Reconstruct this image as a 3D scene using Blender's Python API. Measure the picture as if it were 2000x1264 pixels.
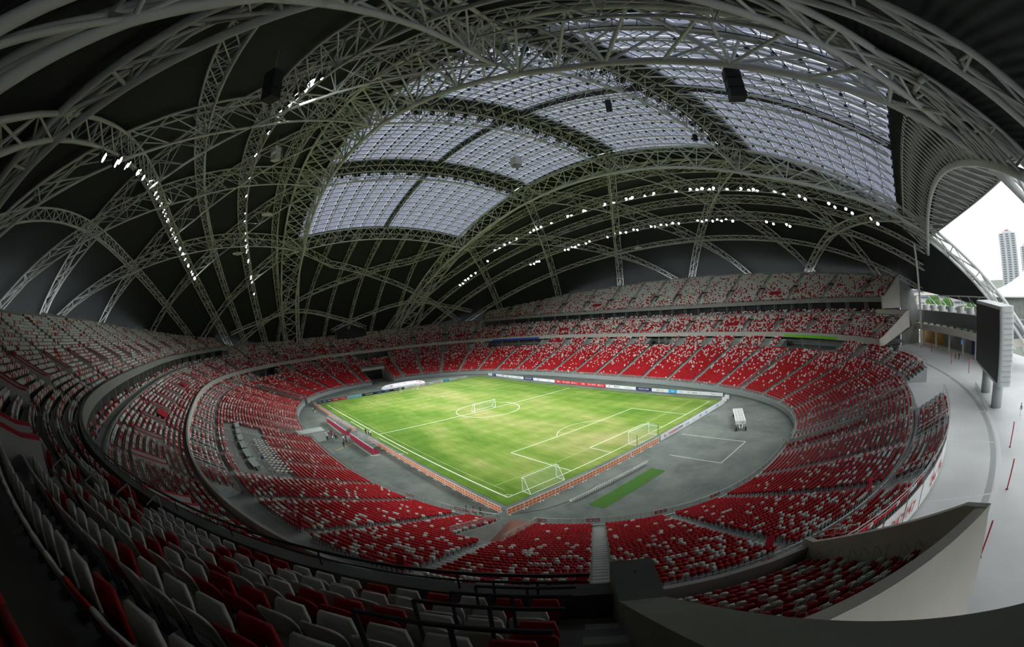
import bpy, bmesh, math, random
import numpy as np
from mathutils import Vector, Matrix
random.seed(7); rng = np.random.default_rng(7)
PI = math.pi
scene = bpy.context.scene
for o in list(bpy.data.objects): bpy.data.objects.remove(o)
COL = scene.collection

# ------------------------------------------------------------------ camera
CAM = Vector((102.481, -70.145, 28.339)); YAW, PITCH, ROLL, FPX = 2.46798, -0.0338, -0.08635, 856.94
fw = Vector((math.cos(PITCH)*math.cos(YAW), math.cos(PITCH)*math.sin(YAW), math.sin(PITCH)))
rt = fw.cross(Vector((0, 0, 1))).normalized(); up = rt.cross(fw)
cr, sr = math.cos(ROLL), math.sin(ROLL)
rt, up = cr*rt + sr*up, -sr*rt + cr*up
cd = bpy.data.cameras.new('camera'); cam = bpy.data.objects.new('camera', cd); COL.objects.link(cam)
cd.type = 'PANO'; cd.panorama_type = 'FISHEYE_EQUISOLID'; cd.sensor_width = 36.0; cd.sensor_fit = 'HORIZONTAL'
cd.fisheye_lens = FPX/2000*36.0; cd.fisheye_fov = math.radians(220); cd.clip_end = 3000; cd.clip_start = 0.05
m = Matrix((rt, up, -fw)).transposed().to_4x4(); m.translation = CAM; cam.matrix_world = m
scene.camera = cam
# ------------------------------------------------------------------ world and exposure
wd = bpy.data.worlds.new('overcast_sky'); scene.world = wd; wd.use_nodes = True
bg = wd.node_tree.nodes['Background']; bg.inputs[0].default_value = (0.93, 0.97, 1.0, 1); bg.inputs[1].default_value = 1.7
vs = scene.view_settings; vs.view_transform = 'Standard'; vs.look = 'None'; vs.exposure = 0.0; vs.gamma = 1.0; vs.use_curve_mapping = False
FLOOD_W = 49000.0
scene.cycles.max_bounces = 5; scene.cycles.diffuse_bounces = 2; scene.cycles.glossy_bounces = 1; scene.cycles.transparent_max_bounces = 6
scene.cycles.sample_clamp_indirect = 4.0; scene.cycles.adaptive_threshold = 0.1; scene.cycles.adaptive_min_samples = 20

# ------------------------------------------------------------------ materials
MAT = {}
def mat(name, col, rough=0.7, metal=0.0, var=0.0, scale=1.0, bump=0.0, emit=None, estr=0.0, spec=0.3):
    if name in MAT: return MAT[name]
    mt = bpy.data.materials.new(name); mt.use_nodes = True; MAT[name] = mt
    nt = mt.node_tree; b = nt.nodes['Principled BSDF']
    b.inputs['Base Color'].default_value = (*col, 1); b.inputs['Roughness'].default_value = rough; b.inputs['Metallic'].default_value = metal
    b.inputs['Specular IOR Level'].default_value = spec
    if emit: b.inputs['Emission Color'].default_value = (*emit, 1); b.inputs['Emission Strength'].default_value = estr
    if var or bump:
        tc = nt.nodes.new('ShaderNodeTexCoord'); nz = nt.nodes.new('ShaderNodeTexNoise'); nz.inputs['Scale'].default_value = scale; nz.inputs['Detail'].default_value = 6
        nt.links.new(tc.outputs['Object'], nz.inputs['Vector'])
        if var:
            rp = nt.nodes.new('ShaderNodeValToRGB'); rp.color_ramp.elements[0].position = 0.3; rp.color_ramp.elements[1].position = 0.7
            rp.color_ramp.elements[0].color = tuple(c*(1-var) for c in col)+(1,); rp.color_ramp.elements[1].color = tuple(min(1, c*(1+var)) for c in col)+(1,)
            nt.links.new(nz.outputs['Fac'], rp.inputs[0]); nt.links.new(rp.outputs[0], b.inputs['Base Color'])
        if bump:
            bp = nt.nodes.new('ShaderNodeBump'); bp.inputs['Strength'].default_value = bump; nt.links.new(nz.outputs['Fac'], bp.inputs['Height']); nt.links.new(bp.outputs[0], b.inputs['Normal'])
    return mt
concrete = mat('concrete', (0.25, 0.26, 0.245), 0.85, var=0.16, scale=0.35)
concrete_d = mat('parapet_concrete', (0.24, 0.245, 0.23), 0.85, var=0.12, scale=0.8)
cream = mat('cream_wall', (0.62, 0.58, 0.52), 0.8, var=0.05, scale=0.3)
pave = mat('concourse_paving', (0.60, 0.61, 0.60), 0.55, var=0.10, scale=0.12)
steel = mat('painted_steel', (0.66, 0.68, 0.66), 0.5, var=0.06, scale=0.3)
galv = mat('galvanised_steel', (0.42, 0.45, 0.45), 0.4, metal=0.5)
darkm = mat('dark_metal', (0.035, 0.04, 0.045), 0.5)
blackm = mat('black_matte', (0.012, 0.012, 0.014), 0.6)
whitep = mat('white_paint', (0.80, 0.80, 0.78), 0.45)
seat_red = mat('seat_red_plastic', (0.50, 0.012, 0.020), 0.5, var=0.10, scale=0.06)
seat_wht = mat('seat_white_plastic', (0.74, 0.74, 0.69), 0.45)
redp = mat('red_paint', (0.48, 0.02, 0.04), 0.5)
crimson = mat('crimson_cover', (0.42, 0.02, 0.07), 0.5)
orange = mat('orange_mesh_panel', (0.80, 0.20, 0.06), 0.6, var=0.10, scale=2.0)
glassp = mat('smoked_glass', (0.03, 0.035, 0.04), 0.12, spec=0.6)
screenm = mat('unlit_led_screen', (0.008, 0.009, 0.011), 0.5)
linep = mat('white_line_paint', (0.74, 0.76, 0.70), 0.8)
faintp = mat('faded_line_paint', (0.36, 0.42, 0.22), 0.8)
netm = mat('white_net_cord', (0.62, 0.66, 0.60), 0.8)
turf = mat('artificial_turf', (0.045, 0.13, 0.012), 0.9, var=0.1, scale=4.0)
etfe_dark = mat('dark_gutter', (0.03, 0.035, 0.04), 0.6)
lampm = mat('floodlight_lens', (1, 1, 1), 0.3, emit=(0.92, 1.0, 0.97), estr=55.0)
lampm.cycles.emission_sampling = 'NONE' if hasattr(lampm, 'cycles') else 0
striplamp = mat('ceiling_strip_lamp', (1, 1, 1), 0.3, emit=(1.0, 0.93, 0.8), estr=5.0)
greenb = mat('lime_fascia', (0.17, 0.55, 0.04), 0.5)
blueb = mat('blue_light_paint', (0.02, 0.05, 0.35), 0.5)
woodw = mat('amber_timber', (0.42, 0.24, 0.06), 0.6, var=0.2, scale=1.0)
brickf = mat('brown_rubber_track', (0.20, 0.085, 0.06), 0.8)
tyre = mat('tyre_rubber', (0.015, 0.015, 0.015), 0.8)
leafm = mat('leaf_green', (0.06, 0.14, 0.03), 0.8, var=0.4, scale=2.0)
barkm = mat('bark', (0.10, 0.07, 0.05), 0.9)
tanw = mat('tan_fabric', (0.45, 0.40, 0.30), 0.8)
tabm = mat('table_laminate', (0.50, 0.55, 0.53), 0.5)

def nodes_mat(name):
    mt = bpy.data.materials.new(name); mt.use_nodes = True; MAT[name] = mt
    return mt, mt.node_tree, mt.node_tree.nodes['Principled BSDF'], mt.node_tree.links
def N(nt, t, **kw):
    n = nt.nodes.new(t)
    for k, v in kw.items(): setattr(n, k, v)
    return n
# grass: mown bands across the pitch, worn straw patches
grass, nt, b, L = nodes_mat('pitch_grass'); b.inputs['Roughness'].default_value = 0.9; b.inputs['Specular IOR Level'].default_value = 0.1
tc = N(nt, 'ShaderNodeTexCoord')
n1 = N(nt, 'ShaderNodeTexNoise'); n1.inputs['Scale'].default_value = 0.055; n1.inputs['Detail'].default_value = 8; n1.inputs['Roughness'].default_value = 0.62
mp = N(nt, 'ShaderNodeMapping'); mp.inputs['Scale'].default_value = (0.55, 1.7, 1); L.new(tc.outputs['Object'], mp.inputs[0]); L.new(mp.outputs[0], n1.inputs['Vector'])
sx = N(nt, 'ShaderNodeSeparateXYZ'); L.new(tc.outputs['Object'], sx.inputs[0])
# wear grows towards the middle of the pitch (players' traffic)
ax = N(nt, 'ShaderNodeMath', operation='DIVIDE'); L.new(sx.outputs[1], ax.inputs[0]); ax.inputs[1].default_value = 36.0
a2 = N(nt, 'ShaderNodeMath', operation='POWER'); ab = N(nt, 'ShaderNodeMath', operation='ABSOLUTE'); L.new(ax.outputs[0], ab.inputs[0]); L.new(ab.outputs[0], a2.inputs[0]); a2.inputs[1].default_value = 2.0
ml = N(nt, 'ShaderNodeMath', operation='MULTIPLY'); L.new(a2.outputs[0], ml.inputs[0]); ml.inputs[1].default_value = -0.19
ad = N(nt, 'ShaderNodeMath', operation='ADD'); L.new(n1.outputs['Fac'], ad.inputs[0]); L.new(ml.outputs[0], ad.inputs[1])
rp = N(nt, 'ShaderNodeValToRGB'); cr_ = rp.color_ramp; cr_.elements[0].position = 0.33; cr_.elements[0].color = (0.085, 0.165, 0.018, 1); cr_.elements[1].position = 0.66; cr_.elements[1].color = (0.30, 0.285, 0.11, 1)
e = cr_.elements.new(0.45); e.color = (0.155, 0.225, 0.038, 1)
L.new(ad.outputs[0], rp.inputs[0])
wv = N(nt, 'ShaderNodeTexWave', bands_direction='X'); wv.inputs['Scale'].default_value = 0.057; wv.inputs['Distortion'].default_value = 0.6; L.new(tc.outputs['Object'], wv.inputs['Vector'])
n2 = N(nt, 'ShaderNodeTexNoise'); n2.inputs['Scale'].default_value = 1.1; n2.inputs['Detail'].default_value = 5
mp2 = N(nt, 'ShaderNodeMapping'); mp2.inputs['Scale'].default_value = (0.25, 2.0, 1); L.new(tc.outputs['Object'], mp2.inputs[0]); L.new(mp2.outputs[0], n2.inputs['Vector'])
mr = N(nt, 'ShaderNodeMapRange'); mr.inputs[3].default_value = 0.93; mr.inputs[4].default_value = 1.05; L.new(wv.outputs['Fac'], mr.inputs[0])
mr2 = N(nt, 'ShaderNodeMapRange'); mr2.inputs[1].default_value = 0.3; mr2.inputs[2].default_value = 0.7; mr2.inputs[3].default_value = 0.86; mr2.inputs[4].default_value = 1.12; L.new(n2.outputs['Fac'], mr2.inputs[0])
mm = N(nt, 'ShaderNodeMath', operation='MULTIPLY'); L.new(mr.outputs[0], mm.inputs[0]); L.new(mr2.outputs[0], mm.inputs[1])
mx = N(nt, 'ShaderNodeVectorMath', operation='SCALE'); L.new(rp.outputs[0], mx.inputs[0]); L.new(mm.outputs[0], mx.inputs['Scale']); L.new(mx.outputs[0], b.inputs['Base Color'])
# arena floor: grey protective tiles with stains
arena, nt, b, L = nodes_mat('arena_floor'); b.inputs['Roughness'].default_value = 0.75
tc = N(nt, 'ShaderNodeTexCoord'); n1 = N(nt, 'ShaderNodeTexNoise'); n1.inputs['Scale'].default_value = 0.16; n1.inputs['Detail'].default_value = 9; n1.inputs['Roughness'].default_value = 0.7; L.new(tc.outputs['Object'], n1.inputs['Vector'])
rp = N(nt, 'ShaderNodeValToRGB'); c = rp.color_ramp; c.elements[0].position = 0.34; c.elements[0].color = (0.066, 0.078, 0.070, 1); c.elements[1].position = 0.72; c.elements[1].color = (0.17, 0.18, 0.155, 1)
e = c.elements.new(0.5); e.color = (0.105, 0.122, 0.108, 1); L.new(n1.outputs['Fac'], rp.inputs[0]); L.new(rp.outputs[0], b.inputs['Base Color'])
# corrugated roof sheet
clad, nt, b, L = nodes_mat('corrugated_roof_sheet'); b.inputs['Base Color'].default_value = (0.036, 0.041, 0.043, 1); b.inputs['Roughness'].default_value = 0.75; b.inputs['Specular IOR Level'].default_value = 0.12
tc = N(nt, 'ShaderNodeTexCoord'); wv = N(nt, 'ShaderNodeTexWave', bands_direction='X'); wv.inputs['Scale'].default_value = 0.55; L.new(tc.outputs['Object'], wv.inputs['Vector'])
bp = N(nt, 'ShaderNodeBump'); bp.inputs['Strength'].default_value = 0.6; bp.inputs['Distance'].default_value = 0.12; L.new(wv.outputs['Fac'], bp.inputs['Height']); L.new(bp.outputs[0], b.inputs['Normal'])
# translucent roof cushion
etfe, nt, b, L = nodes_mat('translucent_cushion'); nt.nodes.remove(b)
out = nt.nodes['Material Output']; tr = N(nt, 'ShaderNodeBsdfTranslucent'); tr.inputs[0].default_value = (0.145, 0.155, 0.202, 1)
df = N(nt, 'ShaderNodeBsdfDiffuse'); df.inputs[0].default_value = (0.22, 0.22, 0.24, 1); ash = N(nt, 'ShaderNodeAddShader')
L.new(tr.outputs[0], ash.inputs[0]); L.new(df.outputs[0], ash.inputs[1]); L.new(ash.outputs[0], out.inputs[0])
# clear rail glass
glass, nt, b, L = nodes_mat('clear_glass'); nt.nodes.remove(b); out = nt.nodes['Material Output']
tp = N(nt, 'ShaderNodeBsdfTransparent'); tp.inputs[0].default_value = (0.86, 0.90, 0.88, 1); dg_ = N(nt, 'ShaderNodeBsdfDiffuse'); dg_.inputs[0].default_value = (0.42, 0.45, 0.44, 1)
mxs = N(nt, 'ShaderNodeMixShader'); mxs.inputs[0].default_value = 0.30; L.new(tp.outputs[0], mxs.inputs[1]); L.new(dg_.outputs[0], mxs.inputs[2]); L.new(mxs.outputs[0], out.inputs[0])

# ------------------------------------------------------------------ mesh helpers
class MB:
    def __init__(s): s.v = []; s.f = []; s.m = []; s.mi = 0
    def add(s, v, f):
        o = len(s.v); s.v.extend([tuple(p) for p in v]); s.f.extend([tuple(i+o for i in q) for q in f]); s.m.extend([s.mi]*len(f)); return s
    def box(s, c, d, rz=0.0, taper=1.0):
        x, y, z = d[0]/2, d[1]/2, d[2]/2; ca, sa = math.cos(rz), math.sin(rz); v = []
        for dz in (-1, 1):
            k = taper if dz > 0 else 1.0
            for dx, dy in ((-1, -1), (1, -1), (1, 1), (-1, 1)):
                a, b_ = dx*x*k, dy*y*k; v.append((c[0]+a*ca-b_*sa, c[1]+a*sa+b_*ca, c[2]+dz*z))
        return s.add(v, [(3, 2, 1, 0), (4, 5, 6, 7), (0, 1, 5, 4), (1, 2, 6, 5), (2, 3, 7, 6), (3, 0, 4, 7)])
    def path(s, pts, r, n=5, closed=False, caps=True):
        P = np.array(pts, float); k = len(P)
        if closed: T = np.roll(P, -1, 0)-np.roll(P, 1, 0)
        else: T = np.gradient(P, axis=0) if k > 2 else np.array([P[1]-P[0]]*2)
        T /= np.linalg.norm(T, axis=1)[:, None]+1e-12
        ref = np.where(np.abs(T[:, 2:3]) > 0.95, np.array([[1., 0, 0]]), np.array([[0, 0, 1.]]))
        X = np.cross(T, ref); X /= np.linalg.norm(X, axis=1)[:, None]; Y = np.cross(X, T)
        rr = np.broadcast_to(np.asarray(r, float), (k,))[:, None]
        v = []
        rings = [P+rr*(math.cos(2*PI*j/n)*X+math.sin(2*PI*j/n)*Y) for j in range(n)]
        for i in range(k): v.extend([tuple(rings[j][i]) for j in range(n)])
        f = []
        for i in range(k if closed else k-1):
            i2 = (i+1) % k
            for j in range(n): j2 = (j+1) % n; f.append((i*n+j, i*n+j2, i2*n+j2, i2*n+j))
        if caps and not closed: f.append(tuple(range(n-1, -1, -1))); f.append(tuple((k-1)*n+j for j in range(n)))
        return s.add(v, f)
    def tube(s, p, q, r, n=5): return s.path([p, q], r, n)
    def quad(s, a, b_, c, d): return s.add([a, b_, c, d], [(0, 1, 2, 3)])
    def prism(s, poly, z0, z1):
        k = len(poly); v = [(p[0], p[1], z0) for p in poly]+[(p[0], p[1], z1) for p in poly]
        return s.add(v, [tuple(range(k-1, -1, -1)), tuple(range(k, 2*k))]+[(i, (i+1) % k, (i+1) % k+k, i+k) for i in range(k)])
    def plate(s, poly3, th):   # planar polygon in 3D thickened by the vector th
        k = len(poly3); v = [tuple(p) for p in poly3]+[tuple(np.array(p)+np.array(th)) for p in poly3]
        return s.add(v, [tuple(range(k-1, -1, -1)), tuple(range(k, 2*k))]+[(i, (i+1) % k, (i+1) % k+k, i+k) for i in range(k)])
    def lathe(s, prof, n=12, c=(0, 0, 0)):
        v = []; k = len(prof)
        for r, z in prof: v += [(c[0]+r*math.cos(2*PI*j/n), c[1]+r*math.sin(2*PI*j/n), c[2]+z) for j in range(n)]
        f = [(i*n+j, i*n+(j+1) % n, (i+1)*n+(j+1) % n, (i+1)*n+j) for i in range(k-1) for j in range(n)]
        f.append(tuple(range(n-1, -1, -1))); f.append(tuple((k-1)*n+j for j in range(n)))
        return s.add(v, f)
    def mesh(s, name, mats, smooth=False):
        me = bpy.data.meshes.new(name); me.from_pydata(s.v, [], s.f)
        for mm_ in (mats if isinstance(mats, (list, tuple)) else [mats]): me.materials.append(mm_)
        if isinstance(mats, (list, tuple)) and len(mats) > 1: me.polygons.foreach_set('material_index', s.m)
        if smooth: me.polygons.foreach_set('use_smooth', [True]*len(me.polygons))
        me.update(); return me
    def build(s, name, mats, parent=None, smooth=False, local=False):
        if parent is not None and not local:
            o = wloc(parent); s.v = [(a-o[0], b_-o[1], c-o[2]) for a, b_, c in s.v]
        return link(name, s.mesh(name, mats, smooth), parent)
def wloc(o):
    v = Vector((0, 0, 0))
    while o is not None: v = v+o.location; o = o.parent
    return v
def link(name, data, parent=None, loc=None, rz=0.0):
    o = bpy.data.objects.new(name, data); COL.objects.link(o)
    if parent is not None: o.parent = parent
    if loc is not None: o.location = loc
    if rz: o.rotation_euler = (0, 0, rz)
    return o
def tag(o, label=None, cat=None, group=None, kind=None):
    if label: o['label'] = label
    if cat: o['category'] = cat
    if group: o['group'] = group
    if kind: o['kind'] = kind
    return o
def thing(name, label, cat, loc=(0, 0, 0), rz=0.0, group=None, kind=None):
    return tag(link(name, None, None, loc, rz), label, cat, group, kind)
def copy_tree(o, parent=None):
    c = o.copy(); COL.objects.link(c); c.parent = parent
    for ch in list(o.children): copy_tree(ch, c)
    return c
ORD = ['first', 'second', 'third', 'fourth', 'fifth', 'sixth', 'seventh', 'eighth', 'ninth', 'tenth', 'eleventh', 'twelfth', 'thirteenth', 'fourteenth', 'fifteenth', 'sixteenth', 'seventeenth', 'eighteenth', 'nineteenth', 'twentieth',
       'twenty-first', 'twenty-second', 'twenty-third', 'twenty-fourth', 'twenty-fifth', 'twenty-sixth', 'twenty-seventh', 'twenty-eighth', 'twenty-ninth', 'thirtieth', 'thirty-first', 'thirty-second', 'thirty-third', 'thirty-fourth', 'thirty-fifth', 'thirty-sixth', 'thirty-seventh', 'thirty-eighth', 'thirty-ninth', 'fortieth', 'forty-first', 'forty-second', 'forty-third', 'forty-fourth', 'forty-fifth', 'forty-sixth', 'forty-seventh', 'forty-eighth', 'forty-ninth', 'fiftieth']
_txt = {}
def text_mesh(s, size, mt, depth=0.01):
    key = (s, size, mt.name)
    if key in _txt: return _txt[key]
    cu = bpy.data.curves.new('lettering', 'FONT'); cu.body = s; cu.size = size; cu.align_x = 'CENTER'; cu.align_y = 'CENTER'; cu.extrude = depth; cu.resolution_u = 2
    ob = bpy.data.objects.new('lettering', cu); me = ob.to_mesh().copy(); ob.to_mesh_clear(); bpy.data.objects.remove(ob); me.materials.clear(); me.materials.append(mt); _txt[key] = me
    return me

# bodies are skinned once, early, while the scene is small
def skin_mesh(pts, edges, radii, root):
    me = bpy.data.meshes.new('person'); me.from_pydata(pts, edges, []); ob = bpy.data.objects.new('person_src', me)
    COL.objects.link(ob)
    ob.modifiers.new('skin', 'SKIN'); sub = ob.modifiers.new('sub', 'SUBSURF'); sub.levels = 1; sub.render_levels = 1
    if not me.skin_vertices: pass
    for i, r in enumerate(radii): me.skin_vertices[0].data[i].radius = (r, r)
    me.skin_vertices[0].data[root].use_root = True
    dg = bpy.context.evaluated_depsgraph_get(); res = bpy.data.meshes.new_from_object(ob.evaluated_get(dg)); bpy.data.objects.remove(ob)
    return res
def body(pose):
    # x right, y forward, z up
    if pose == 'stand': leg = {'hl': (-0.09, 0, 0.92), 'kl': (-0.10, 0.02, 0.5), 'al': (-0.11, -0.02, 0.08), 'tl': (-0.12, 0.14, 0.03), 'hr': (0.09, 0, 0.92), 'kr': (0.11, 0.03, 0.5), 'ar': (0.13, 0.0, 0.08), 'tr': (0.15, 0.16, 0.03)}; hip = 0.95; lean = 0.0
    elif pose == 'walk': leg = {'hl': (-0.09, 0, 0.92), 'kl': (-0.09, 0.2, 0.52), 'al': (-0.09, 0.24, 0.09), 'tl': (-0.09, 0.40, 0.05), 'hr': (0.09, 0, 0.92), 'kr': (0.09, -0.08, 0.5), 'ar': (0.09, -0.32, 0.14), 'tr': (0.09, -0.2, 0.03)}; hip = 0.95; lean = 0.04
    else: leg = {'hl': (-0.10, 0.02, 0.50), 'kl': (-0.12, 0.44, 0.50), 'al': (-0.12, 0.44, 0.08), 'tl': (-0.12, 0.6, 0.03), 'hr': (0.10, 0.02, 0.50), 'kr': (0.12, 0.44, 0.50), 'ar': (0.12, 0.46, 0.08), 'tr': (0.12, 0.62, 0.03)}; hip = 0.52; lean = 0.12
    h = hip; P_ = [(0, 0, h), (0, lean*0.4, h+0.2), (0, lean*0.8, h+0.4), (0, lean, h+0.52), (0, lean+0.02, h+0.60), (0, lean+0.05, h+0.70), (0, lean+0.04, h+0.80)]
    R_ = [0.135, 0.125, 0.15, 0.085, 0.055, 0.095, 0.075]; E_ = [(i, i+1) for i in range(6)]
    for sd, sx_ in (('l', -1), ('r', 1)):
        b0 = len(P_); P_ += [leg['h'+sd], leg['k'+sd], leg['a'+sd], leg['t'+sd]]; R_ += [0.095, 0.065, 0.045, 0.04]; E_ += [(0, b0), (b0, b0+1), (b0+1, b0+2), (b0+2, b0+3)]
        b0 = len(P_); fwd = {'stand': 0.04, 'walk': 0.12*sx_, 'sit': 0.3}[pose]
        P_ += [(sx_*0.19, lean, h+0.47), (sx_*0.24, lean+fwd*0.3-0.02, h+0.2), (sx_*(0.22 if pose != 'sit' else 0.14), lean+fwd+0.06, h-0.02+(0.2 if pose == 'sit' else 0)), (sx_*(0.22 if pose != 'sit' else 0.1), lean+fwd+0.12, h-0.11+(0.28 if pose == 'sit' else 0))]; R_ += [0.062, 0.048, 0.036, 0.035]; E_ += [(2, b0), (b0, b0+1), (b0+1, b0+2), (b0+2, b0+3)]
    return skin_mesh(P_, E_, R_, 0), h
BOD = {}
for ps in ('stand', 'walk', 'sit'): BOD[ps] = body(ps)

# ------------------------------------------------------------------ bowl geometry: true offsets of a superellipse
A0, B0, NE = 82.5, 50.0, 2.6
tt = np.linspace(0, 2*PI, 14401); ct, st = np.cos(tt), np.sin(tt)
BX = A0*np.sign(ct)*np.abs(ct)**(2/NE); BY = B0*np.sign(st)*np.abs(st)**(2/NE)
GX = np.sign(BX)*np.abs(BX)**(NE-1)/A0**NE; GY = np.sign(BY)*np.abs(BY)**(NE-1)/B0**NE; gl = np.hypot(GX, GY); GX, GY = GX/gl, GY/gl
KK = 1+0.055*np.sin(2*tt)**2
RX, RY = BX+12*KK*GX, BY+12*KK*GY
WW = np.r_[0, np.cumsum(np.hypot(np.diff(RX), np.diff(RY)))]; LW = WW[-1]
def bw(w):
    w = np.mod(w, LW); f = lambda a: np.interp(w, WW, a)
    nx, ny = f(GX), f(GY); l = np.hypot(nx, ny); return f(BX), f(BY), nx/l, ny/l, f(KK)
def P(w, s):
    bx, by, nx, ny, k = bw(w); return bx+s*k*nx, by+s*k*ny
def w_near(x, y, s):
    X, Y = BX+s*KK*GX, BY+s*KK*GY; return float(WW[np.argmin((X-x)**2+(Y-y)**2)])
def wrange(w0, w1, step):   # samples going counter-clockwise from w0 to w1
    d = (w1-w0) % LW; d = LW if d == 0 else d; n = max(2, int(math.ceil(d/step))+1); return w0+np.linspace(0, d, n)
def inr(w, a, b_): return (w-a) % LW <= (b_-a) % LW
def sweep(mb, prof, ws, closed=False):   # prof: list of (s, z); z may be callable of w
    n = len(prof); cols = []
    for s, z in prof:
        x, y = P(ws, s); zz = z(ws) if callable(z) else np.full(len(ws), z); cols.append(np.stack([x, y, zz], 1))
    v = np.stack(cols, 1).reshape(-1, 3); f = []; k = len(ws)
    for i in range(k if closed else k-1):
        a, b_ = i*n, ((i+1) % k)*n
        for j in range(n-1): f.append((a+j, a+j+1, b_+j+1, b_+j))
    o = len(mb.v); mb.v.extend(map(tuple, v.tolist())); mb.f.extend([tuple(q+o for q in g) for g in f]); mb.m.extend([mb.mi]*len(f))
    return mb
def radial_wall(mb, w, prof, th, lat=0.0):   # vertical plate along the radial at w: prof list of (s, zlow, ztop)
    bx, by, nx, ny, k = bw(w); tx, ty = -ny*th/2, nx*th/2
    bx, by = bx-ny*lat, by+nx*lat; lo = [(bx+s*k*nx, by+s*k*ny, a) for s, a, b_ in prof]; hi = [(bx+s*k*nx, by+s*k*ny, b_) for s, a, b_ in prof][::-1]
    pl = [(p[0]-tx, p[1]-ty, p[2]) for p in lo+hi]; return mb.plate(pl, (2*tx, 2*ty, 0))
def rad(w, s, z, lat=0.0):
    bx, by, nx, ny, k = bw(w); return (float(bx+s*k*nx-ny*lat), float(by+s*k*ny+nx*lat), z)

# key stations along the bowl
W_UPN = w_near(99.4, -65.8, 41.7); W_UPF = w_near(-97, -69.3, 41.7)     # upper tier, near side (camera): clockwise from the open end
W_UF0 = w_near(99.4, 65.8, 41.7); W_UF1 = w_near(-97, 69.3, 41.7)
W_M0 = w_near(98.4, 47.1, 29.6); W_M1 = w_near(98.4, -47.1, 29.6)
NA = 46; A_OFF = w_near(69.6, -32.8, 1.0)
AISLES = [(A_OFF+i*LW/NA) % LW for i in range(NA)]
AISU = [(W_UPN-0.1) % LW]+[(W_UPN-7.6-11.29*i) % LW for i in range(24)]
# tiers: rows (s, z of tread)
LOW = [(1.0+0.8*k, 1.2+0.285*k) for k in range(29)]                     # to s 23.4, z 9.2
BANK = [(25.0+0.8*k, 9.6+0.44*k) for k in range(6)]                     # rear bank of the lower tier
MID = [(30.3+0.8*k, 13.1+0.47*k) for k in range(12)]
MIDX = [(30.3+0.8*(12+k), 13.1+0.47*(12+k)) for k in range(8)]          # the far end goes higher
UPR = [(41.7+0.8*k, 23.55+0.53*k) for k in range(22)]
def up_rows(w):     # number of upper rows at w: a crescent, most in the middle
    x = abs(float(P(w, 45)[0])); return int(round(22-12.5*min(1.0, (x/104.0))**2.0))
def seg_gap(x0, y0, x1, y1, s): return w_near(x0, y0, s), w_near(x1, y1, s)
GAPS = [(seg_gap(59.4, -39.9, 63.3, -37.4, 0), 11.0), (seg_gap(-78.5, -4.5, -82.5, 6.5, 0)[::-1], 17.0), (seg_gap(83, 3.0, 82.5, 6.6, 0), 15.0), (seg_gap(-8.5, -49.6, -3.5, -49.9, 0), 9.0), (seg_gap(-62.5, -40.0, -59.5, -41.5, 0), 20.0)]
RECESS = [seg_gap(15, 78, 4, 78, 27), seg_gap(86, 60, 64, 72, 27), seg_gap(-56, 74, -84, 62, 27), seg_gap(-110, 16, -111, -2, 27), seg_gap(-100, -47, -88, -58, 27), seg_gap(50, -76, 88, -58, 27)]
def in_gap(w, s): return any(inr(w, a, b_) and s < d for (a, b_), d in GAPS)
def in_rec(w): return any(inr(w, a, b_) for a, b_ in RECESS)

DR, DZ, DX = 184.0, -104.0, 4.0
def sph(x, y, dr=0.0):
    v = np.array([x-DX, y, math.sqrt(max(1.0, DR*DR-(x-DX)**2-y*y))]); v = v/np.linalg.norm(v)*(DR-dr); return np.array([v[0]+DX, v[1], v[2]+DZ])

# ------------------------------------------------------------------ SETTING
fl = MB(); ws = wrange(0, 0, 2.0)[:-1]; x, y = P(ws, 27.0)
fl.add([(0, 0, 0)]+[(a, b_, 0) for a, b_ in zip(x, y)], [(0, i+1, (i+1) % len(ws)+1) for i in range(len(ws))])
floor = tag(fl.build('floor', arena), 'dark grey protective floor around the football pitch', None, kind='structure')
# pitch with worn lines
pitch = thing('football_pitch', 'striped green football pitch with straw-coloured worn patches', 'pitch', (0, 0, 0))
g = MB(); nx_, ny_ = 28, 18; xs = np.linspace(-57.6, 54.7, nx_); ys = np.linspace(-36.0, 36.2, ny_)
for i in range(nx_-1):
    for j in range(ny_-1): g.quad((xs[i], ys[j], 0.03), (xs[i+1], ys[j], 0.03), (xs[i+1], ys[j+1], 0.03), (xs[i], ys[j+1], 0.03))
g.build('turf', grass, pitch)
sk = MB()
for (a, b_, c, d) in [(-57.6, -36.0, 54.7, -36.0), (54.7, -36.0, 54.7, 36.2), (54.7, 36.2, -57.6, 36.2), (-57.6, 36.2, -57.6, -36.0)]: sk.quad((a, b_, 0), (c, d, 0), (c, d, 0.03), (a, b_, 0.03))
sk.build('turf_edge', turf, pitch)
def ln(name, p, q, wd_=0.14, mt=linep, z=0.045):
    d = Vector((q[0]-p[0], q[1]-p[1])); l = d.length; M_ = MB(); M_.box(((p[0]+q[0])/2, (p[1]+q[1])/2, z-0.006), (l, wd_, 0.012), math.atan2(d.y, d.x)); return M_.build(name, mt, pitch)
def arc(name, c, r, a0, a1, n, mt=linep, wd_=0.14):
    M_ = MB()
    for i in range(n):
        t0, t1 = a0+(a1-a0)*i/n, a0+(a1-a0)*(i+1)/n
        M_.quad(*[(c[0]+rr_*math.cos(t), c[1]+rr_*math.sin(t), 0.045) for rr_, t in ((r-wd_/2, t0), (r+wd_/2, t0), (r+wd_/2, t1), (r-wd_/2, t1))])
    return M_.build(name, mt, pitch)
ln('touchline', (-52.5, -34), (52.5, -34), 0.2); ln('touchline', (-52.5, 34), (52.5, 34), 0.1, faintp)
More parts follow.
